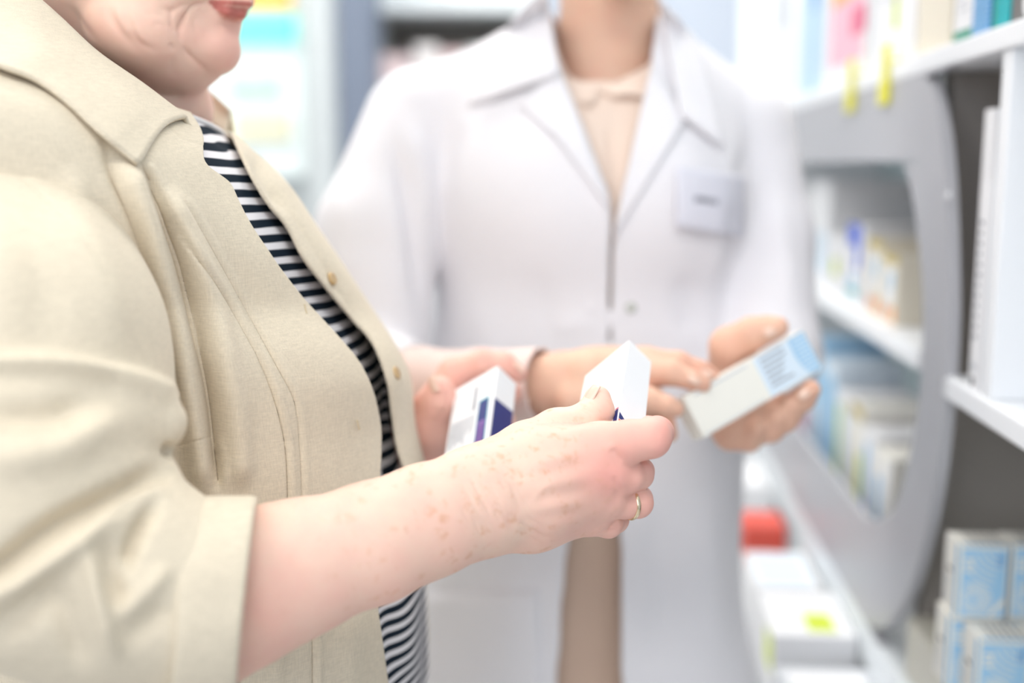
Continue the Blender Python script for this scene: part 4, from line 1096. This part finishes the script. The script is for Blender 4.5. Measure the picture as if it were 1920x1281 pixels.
# ------------------------------------------------------------------ the pharmacist
PH = pw(1110, 1281, 1.37); PH[2] = 0
phar = empty('person', PH, 'person in a white lab coat with a name badge, pointing at a medicine box', 'person')
skin_p = skin('skin_adult', (232, 196, 170), pink=(228, 158, 138), sss=.1, bump=.1)
coat_m = fabric('white_cotton', (240, 238, 242), .96, 700, .2)
blouse_m = fabric('peach_cotton', (244, 222, 206), .95, 700, .2)
skirt_m = fabric('tan_cloth', (222, 194, 174), .95, 700, .2)
ZA = (0, 0, 1)
def ptorso(fi, g):               # trunk shared by coat and clothes; g grows it (metres)
    Rg = lambda px, Z: R(px, Z)+g
    def cn(a, b, k, fl=None): fi.cone(pc(*a[:3]), pc(*b[:3]), Rg(a[3], a[2]), Rg(b[3], b[2]), k, 'add', fl)
    fi.ell(pc(1110, 330, 1.335), (.172+g, .19+g, .105+g), .03)
    fi.ell(pc(1045, 380, 1.27), (.068+g, .075+g, .062+g), .05); fi.ell(pc(1230, 385, 1.275), (.068+g, .075+g, .062+g), .05)
    cn((1100, 420, 1.345, 270), (1100, 760, 1.355, 255), .05, (ZA, .66)); cn((1100, 760, 1.355, 255), (1088, 1020, 1.375, 258), .05, (ZA, .68))
    cn((1140, 130, 1.345, 95), (800, 212, 1.34, 72), .03); cn((1140, 130, 1.345, 95), (1385, 236, 1.36, 72), .03)
COAT = Field([-.31, -.75, 1.03], [.40, .40, 1.62], .0042)
ptorso(COAT, .006)
strip(COAT, [(1086, 1000, 1.375, 262), (1092, 1300, 1.41, 290), (1096, 1620, 1.45, 312)], .05, (ZA, .68))
strip(COAT, [(772, 226, 1.33, 84), (708, 440, 1.30, 108), (690, 650, 1.26, 112)], .018)
strip(COAT, [(672, 660, 1.26, 97), (720, 722, 1.19, 84), (782, 724, 1.145, 76)], .018)
strip(COAT, [(1402, 246, 1.36, 82), (1428, 450, 1.35, 88), (1440, 660, 1.31, 90)], .018)
strip(COAT, [(1440, 665, 1.31, 88), (1408, 735, 1.21, 78), (1398, 752, 1.15, 70)], .018)
V, Q = COAT.mesh(2)
V = folds(V, Q, [([(735, 215), (752, 330), (772, 430), (798, 640)], 18, -12), ([(760, 215), (790, 330), (810, 430)], 22, 6), ([(1400, 240), (1382, 380), (1352, 600)], 16, -11), ([(1380, 300), (1355, 420), (1330, 560)], 22, 5),
                 ([(880, 225), (850, 300), (838, 360)], 16, -4), ([(1000, 480), (1030, 640), (1040, 760)], 30, -4), ([(890, 520), (930, 700), (940, 900)], 34, 5), ([(1280, 500), (1300, 640)], 26, -5), ([(1030, 620), (1120, 600)], 18, 3),
                 ([(860, 1050), (850, 1200), (840, 1400)], 30, -6), ([(960, 1040), (970, 1281)], 34, 6), ([(1230, 900), (1245, 1281)], 34, -6), ([(1320, 900), (1345, 1281)], 30, 5),
                 ([(1450, 330), (1470, 480), (1490, 600)], 18, 4), ([(640, 330), (650, 460), (660, 560)], 26, 4)])
def inside(px, py, poly):
    c = np.zeros(len(px), bool); n = len(poly)
    for i in range(n):
        (x0, y0), (x1, y1) = poly[i], poly[i-1]
        m = ((y0 > py) != (y1 > py)) & (px < (x1-x0)*(py-y0)/((y1-y0) if y1 != y0 else 1e-9)+x0)
        c ^= m
    return c
N = normals(V, Q)
fx = V[Q].mean(1); px, py = proj(fx); fn = N[Q].mean(1)
OPEN1 = [(990, -200), (1030, 40), (1050, 130), (1100, 260), (1143, 370), (1143, 600), (1142, 850), (1066, 1000), (1054, 1120), (1044, 1281), (1030, 1700), (1172, 1700), (1167, 1281), (1163, 1000), (1146, 850), (1147, 600), (1150, 470), (1166, 360), (1192, 270), (1216, 160), (1228, 60), (1260, -200)]
cutf = inside(px, py, OPEN1) & (fx[:, 2] < 1.345+.06*(py/1000)) 
cutf |= (np.hypot(fx[:, 0]-pc(1140, 60, 1.34)[0], fx[:, 2]-1.345) < .062) & (fx[:, 1] > pc(0, 130, 1.34)[1])
def capped(c, ax_to, rad):       # open the ends of the sleeves
    d = fx-c; ax = ax_to/np.linalg.norm(ax_to); h = d@ax
    return (h > 0) & (np.linalg.norm(d-np.outer(h, ax), axis=1) < rad)
cutf |= capped(pc(782, 724, 1.145), pc(782, 724, 1.145)-pc(720, 722, 1.19), .06) | capped(pc(1398, 752, 1.15), pc(1398, 752, 1.15)-pc(1408, 735, 1.21), .06)
cutf |= fx[:, 1] < -.72
Qc = Q[~cutf]
def smooth_rim(V, Q, it=14):     # even out the cut edges of the cloth
    E = np.concatenate([np.stack([Q[:, i], Q[:, (i+1) % 4]], 1) for i in range(4)]); E = np.sort(E, 1)
    u, c = np.unique(E, axis=0, return_counts=True); B = u[c == 1]; V = V.copy()
    n = np.bincount(B.ravel(), minlength=len(V)); ok = n == 2
    for _ in range(it):
        S_ = np.zeros_like(V); np.add.at(S_, B[:, 0], V[B[:, 1]]); np.add.at(S_, B[:, 1], V[B[:, 0]])
        V[ok] += .6*(S_[ok]/2-V[ok])
    return V
V = smooth_rim(V, Qc)
coat = mesh('lab_coat', c2w(V), Qc, coat_m, phar)
so = coat.modifiers.new('cloth', 'SOLIDIFY'); so.thickness = .003; so.offset = -1
cx_, cy_ = proj(V); front = (N[:, 2] < -.05)
def surfZ(x, y, dflt=1.25):
    m = front & (np.abs(cx_-x) < 9) & (np.abs(cy_-y) < 9)
    return V[m, 2].min() if m.any() else dflt
def patch(name, quad, off, m, parent, nu=14, nv=14, thick=.003, curl=0):
    """cloth leaf lying on the coat, corners TL TR BR BL in pixels"""
    P = []; q = np.array(quad, float)
    for i in range(nv):
        for j in range(nu):
            u, v = j/(nu-1), i/(nv-1)
            x, y = (1-v)*((1-u)*q[0]+u*q[1])+v*((1-u)*q[3]+u*q[2])
            P.append((x, y))
    P = np.array(P); Z = np.array([surfZ(*p) for p in P]).reshape(nv, nu)
    for _ in range(3):
        Zp = np.pad(Z, 1, mode='edge'); Z = (Zp[:-2, 1:-1]+Zp[2:, 1:-1]+Zp[1:-1, :-2]+Zp[1:-1, 2:]+4*Z)/8
    Z = Z.ravel()
    vv = np.repeat(np.linspace(0, 1, nv), nu)
    Pc = np.array([pc(x, y, z-off-curl*w) for (x, y), z, w in zip(P, Z, vv)])
    Qp = grid_faces(nv, nu)
    if normals(Pc, Qp)[nu*nv//2][2] > 0: Qp = Qp[:, ::-1].copy()
    o = mesh(name, c2w(Pc), Qp, m, parent)
    s = o.modifiers.new('thick', 'SOLIDIFY'); s.thickness = thick; s.offset = 0
    return o, Pc
patch('collar', [(962, 38), (1022, -30), (1050, 140), (877, 198)], .007, coat_m, coat, curl=.006)
patch('lapel', [(975, 196), (1046, 120), (1147, 400), (1050, 262)], .005, coat_m, coat, curl=.002)
patch('collar', [(1232, -10), (1312, 84), (1357, 278), (1276, 215)], .007, coat_m, coat, curl=.006)
patch('lapel', [(1222, 120), (1290, 220), (1176, 400), (1148, 450)], .005, coat_m, coat, curl=.002)
patch('pocket', [(800, 1112), (1010, 1106), (1020, 1420), (800, 1430)], .003, coat_m, coat)
badge, bp_ = patch('name_badge', [(1268, 312), (1396, 330), (1394, 446), (1268, 426)], .010, mat('badge_plastic', (226, 226, 236), .35, .01, 30), coat, thick=.002)
n14 = 14
def badge_pt(u, v, off):         # point on the badge face
    g = bp_.reshape(n14, n14, 3); i, j = min(int(v*13), 12), min(int(u*13), 12); a, b = v*13-i, u*13-j
    return (1-a)*((1-b)*g[i, j]+b*g[i, j+1])+a*((1-b)*g[i+1, j]+b*g[i+1, j+1]) + np.array([0, 0, -off])
tx = MB(); r_ = random.Random(8); x = .27
while x < .84:                   # the small line of lettering, unreadable strokes in the photograph
    w = .015+.02*r_.random(); h = .085+.03*r_.random()
    tx.quad([badge_pt(x, .44, .0012), badge_pt(x, .44+h, .0012), badge_pt(x+w, .44+h, .0012), badge_pt(x+w, .44, .0012)]); x += w+.012
tx.build('badge_lettering', mat('badge_ink', (92, 94, 108), .6, 0), badge, xf=c2w)
steel = mat('snap_steel', (176, 178, 168), .3, .03, 60, .5, metal=.6)
for x, y in ((1183, 577), (1186, 800), (1105, 574)):
    disc('button', x, y, surfZ(x, y)-.002, 10, (0, .1, -1), coat, steel if x > 1120 else coat_m, .002)
# clothes under the coat
BL = Field([-.18, -.30, 1.17], [.30, .34, 1.50], .004); ptorso(BL, -.008)
V, Q = BL.mesh(2); px, py = proj(V[Q].mean(1)); fx = V[Q].mean(1)
V = folds(V, Q, [([(1120, 200), (1128, 300), (1140, 420)], 12, 3), ([(1150, 210), (1150, 420)], 10, -3), ([(1180, 220), (1168, 330)], 10, 2)])
keep = ~((np.hypot(fx[:, 0]-pc(1140, 60, 1.34)[0], fx[:, 2]-1.30) < .085) & (fx[:, 1] > pc(0, 170, 1.30)[1])) & (fx[:, 1] > pc(0, 930, 1.3)[1])
blouse = mesh('blouse', c2w(V), Q[keep], blouse_m, phar)
def leaf(name, rows, m, parent):
    P = np.array([[pc(*p) for p in smooth_line(r, 6)] for r in rows]); nr, ncx = P.shape[:2]
    Qp = grid_faces(nr, ncx); Pf = P.reshape(-1, 3)
    o = mesh(name, c2w(Pf), Qp, m, parent); s = o.modifiers.new('thick', 'SOLIDIFY'); s.thickness = .003; s.offset = 0
    return o
leaf('blouse_collar', [[(1038, 70, 1.32), (1066, 140, 1.272), (1122, 172, 1.243)], [(1036, 100, 1.31), (1066, 165, 1.262), (1118, 184, 1.236)], [(1040, 130, 1.30), (1070, 188, 1.252), (1104, 198, 1.232)]], blouse_m, blouse)
leaf('blouse_collar', [[(1240, 60, 1.32), (1216, 120, 1.278), (1122, 170, 1.243)], [(1246, 90, 1.31), (1222, 150, 1.262), (1150, 182, 1.236)], [(1248, 120, 1.30), (1226, 182, 1.25), (1176, 174, 1.234)]], blouse_m, blouse)
SK = Field([-.16, -.85, 1.20], [.34, -.10, 1.66], .005)
for a, b in (((1100, 740, 1.36, 230), (1090, 1020, 1.385, 240)), ((1090, 1020, 1.385, 240), (1095, 1400, 1.425, 262)), ((1095, 1400, 1.425, 262), (1100, 1680, 1.455, 275))): SK.cone(pc(*a[:3]), pc(*b[:3]), R(a[3], a[2]), R(b[3], b[2]), .04, 'add', (ZA, .62))
V, Q = SK.mesh(2); mesh('skirt', c2w(V), Q, skirt_m, phar)
CS = Field([-.16, -.12, .98], [.06, .03, 1.25], .003)      # blouse sleeve that comes out of the coat sleeve
strip(CS, [(700, 712, 1.20, 66), (790, 724, 1.135, 64), (900, 724, 1.095, 62), (1014, 722, 1.062, 65)], .01)
V, Q = CS.mesh(2); fx = V[Q].mean(1); axn = pc(1014, 722, 1.062)-pc(900, 724, 1.095); axn /= np.linalg.norm(axn)
V = folds(V, Q, [([(1006, 660), (998, 722), (1006, 785)], 5, -1.5), ([(860, 670), (850, 760)], 14, -3), ([(930, 668), (940, 780)], 14, 3)])
h_ = (fx-pc(1014, 722, 1.062))@axn
sl_ = mesh('blouse_sleeve', c2w(V), Q[h_ < .002], mat('pink_knit', (238, 216, 208), .85, .03, 60, .1), phar)
so = sl_.modifiers.new('cloth', 'SOLIDIFY'); so.thickness = .003; so.offset = -1
# body: head and neck, hands
def phar_body():
    parts = []; pk = []
    H = Field([.0, .17, 1.14], [.24, .72, 1.44], .003)
    strip(H, [(1146, -70, 1.312, 96), (1141, 90, 1.335, 92), (1140, 230, 1.345, 110)], .015)
    H.ell(pc(1155, -290, 1.31), (.075, .105, .092), .02); H.ell(pc(1163, -150, 1.258), (.058, .062, .058), .02); H.ell(pc(1168, -45, 1.222), (.024, .021, .022), .015)
    H.ell(pc(1163, -215, 1.235), (.055, .04, .03), .02)
    strip(H, [(1165, -260, 1.212, 10), (1166, -185, 1.192, 12), (1166, -172, 1.196, 13)], .008); H.ell(pc(1150, -172, 1.204), (.008, .007, .008), .004); H.ell(pc(1182, -172, 1.204), (.008, .007, .008), .004)
    strip(H, [(1138, -118, 1.212, 6), (1166, -116, 1.203, 8), (1194, -118, 1.212, 6)], .004); strip(H, [(1142, -104, 1.212, 6), (1166, -100, 1.204, 9), (1190, -104, 1.212, 6)], .004)
    for s in (-1, 1):
        H.ell(pc(1163+s*52, -262, 1.212), (.014, .009, .012), .008, 'sub'); H.ell(pc(1157+s*128, -225, 1.32), (.009, .03, .017), .005)
    V, Q = H.mesh(2); parts.append((V, Q)); x, y = proj(V); pk.append(.15*np.ones(len(V)))
    A = Field([.01, -.12, .95], [.20, .03, 1.12], .0016)   # right hand, pointing
    strip(A, [(985, 722, 1.072, 56), (1060, 722, 1.06, 60), (1130, 715, 1.05, 58)], .008, (ZA, .8))
    for a in ([(1110, 690, 1.05, 36), (1210, 682, 1.04, 33)], [(1110, 705, 1.042, 38), (1205, 698, 1.028, 33)], [(1110, 730, 1.045, 40), (1200, 722, 1.045, 31)], [(1110, 745, 1.05, 38), (1185, 742, 1.056, 28)]): strip(A, a, .012)
    strip(A, [(1210, 682, 1.04, 31), (1272, 682, 1.028, 23), (1312, 694, 1.026, 18), (1333, 704, 1.026, 15)], .004)
    strip(A, [(1205, 698, 1.028, 31), (1258, 700, 1.014, 24), (1298, 713, 1.010, 19), (1318, 721, 1.010, 15.5)], .0025)
    strip(A, [(1200, 722, 1.045, 30), (1238, 765, 1.052, 22), (1248, 795, 1.04, 18), (1256, 815, 1.028, 15)], .003)
    strip(A, [(1185, 742, 1.056, 27), (1212, 785, 1.064, 19), (1222, 812, 1.05, 15)], .003)
    strip(A, [(1080, 752, 1.04, 40), (1165, 748, 1.02, 32), (1218, 750, 1.005, 24)], .008); strip(A, [(1218, 750, 1.005, 24), (1252, 762, .998, 19), (1268, 768, .997, 15)], .004)
    V, Q = A.mesh(2); parts.append((V, Q)); x, y = proj(V); pk.append(.12+.3*np.clip((x-1180)/140, 0, 1))
    B = Field([.15, -.13, 1.0], [.31, .035, 1.22], .0016)  # left hand under the box
    strip(B, [(1405, 745, 1.17, 54), (1388, 740, 1.115, 52)], .008)
    strip(B, [(1388, 740, 1.11, 50), (1395, 700, 1.09, 46)], .012); strip(B, [(1370, 760, 1.095, 52), (1420, 770, 1.085, 46)], .012); strip(B, [(1375, 795, 1.085, 46), (1430, 785, 1.08, 40)], .012)
    strip(B, [(1368, 690, 1.09, 42), (1368, 650, 1.075, 36), (1410, 626, 1.062, 30), (1440, 617, 1.055, 25)], .008); strip(B, [(1440, 617, 1.055, 25), (1458, 614, 1.05, 21)], .004)
    strip(B, [(1425, 770, 1.085, 36), (1478, 768, 1.07, 27), (1505, 748, 1.06, 23), (1520, 731, 1.05, 19)], .005)
    strip(B, [(1415, 790, 1.085, 34), (1470, 785, 1.07, 26), (1480, 760, 1.06, 22)], .004)
    strip(B, [(1395, 805, 1.085, 34), (1445, 805, 1.072, 25), (1455, 780, 1.06, 21)], .004)
    strip(B, [(1370, 815, 1.085, 32), (1405, 825, 1.075, 22), (1420, 800, 1.06, 18)], .004)
    V, Q = B.mesh(2); parts.append((V, Q)); pk.append(.3*np.ones(len(V)))
    for s in (-1, 1):            # calves below the skirt, out of frame
        b = np.array([PH[0]+.085*s, PH[1]+.02, 0]); 
    V, Q = merge(parts)
    z0 = np.zeros(len(V))
    return mesh('body', c2w(V), Q, skin_p, phar, attrs={'pink': np.concatenate(pk), 'spot': z0, 'lip': z0})
phar_body()
nail('fingernail', pc(1302, 711, .9995), pc(1312, 716, 1.0)-pc(1292, 706, 1.0), (-.1, .6, -.8), .011, .008, phar)
nail('fingernail', pc(1326, 699, 1.016), pc(1334, 703, 1.0)-pc(1316, 694, 1.0), (-.1, .6, -.8), .011, .008, phar)
nail('fingernail', pc(1447, 623, 1.041), pc(1462, 616, 1.0)-pc(1434, 628, 1.0), (.1, -.1, -1), .013, .010, phar)
nail('fingernail', pc(1508, 738, 1.042), pc(1520, 731, 1.0)-pc(1498, 748, 1.0), (-.3, .1, -1), .011, .009, phar)
# head hair and legs out of frame
hh = Field([-.0, .24, 1.12], [.26, .74, 1.5], .005); hh.ell(pc(1155, -300, 1.325), (.086, .108, .098), .01); hh.ell(pc(1163, -190, 1.21), (.07, .085, .075), .01, 'sub')
V, Q = hh.mesh(2); mesh('hair', c2w(V), Q, mat('brown_hair', (96, 70, 52), .5, .15, 120, .3, .6, 200), phar)
for s in (-1, 1):
    E_ = Field(pc(1163+s*52, -262, 1.222)-.02, pc(1163+s*52, -262, 1.222)+.02, .003); E_.ell(pc(1163+s*52, -262, 1.226), (.011, .011, .011), .001)
    V, Q = E_.mesh(1); mesh('eye', c2w(V), Q, mat('eye_white', (230, 226, 220), .2, .0), phar)
    lg = Field([PH[0]+.085*s-.09, PH[1]-.2, -.005], [PH[0]+.085*s+.09, PH[1]+.2, .62], .005)
    b = np.array([PH[0]+.085*s, PH[1]+.02, 0])
    lg.cone(b+[0, 0, .60], b+[0, 0, .36], .066, .056, .02); lg.cone(b+[0, 0, .36], b+[0, 0, .07], .056, .036, .02)
    V, Q = lg.mesh(1); mesh('stocking', V, Q, mat('stocking', (214, 178, 152), .6, .02), phar)
    lg = Field([PH[0]+.085*s-.09, PH[1]-.25, -.005], [PH[0]+.085*s+.09, PH[1]+.2, .15], .004)
    lg.cone(b+[0, .03, .045], b+[0, -.15, .032], .042, .030, .01); lg.cone(b+[0, 0, .08], b+[0, 0, .05], .042, .042, .02)
    V, Q = lg.mesh(1); V[:, 2] = np.maximum(V[:, 2], 0); mesh('shoe', V, Q, mat('white_shoe', (236, 236, 236), .5, .02), phar)
# the box she shows
p0 = pc(1281, 745, 1.0)
pr = [('ab', 'pale', rect(.56, .02, .995, .98)), ('ab', 'lg', rect(.07, .06, .50, .10))]
r_ = random.Random(6)
for i in range(6):
    v = .10+i*.13; pr.append(('ab', 'g', rect(.60, v, .60+.22*(.55+.45*r_.random()), v+.045)))
pr += [('ab', 'sky', [(.86+.0, .02), (.995, .02), (.995, .98), (.90, .98), (.87, .75), (.855, .45)])]
for i in range(9): pr.append(('ab', 'pale', rect(.875, .08+i*.1, .985, .115+i*.1)))
pr += [('ab', 'lg', rect(.02, .94, .52, .965))]
a_ = pc(1505, 619, 1.055)-p0; b_ = pc(1325, 818, 1.0)-p0
held_carton(p0, a_, b_, (0, 0, 1), np.linalg.norm(a_), np.linalg.norm(b_), .021, 'cream', pr, 'cream medicine box with pale blue printed end held by the pharmacist')
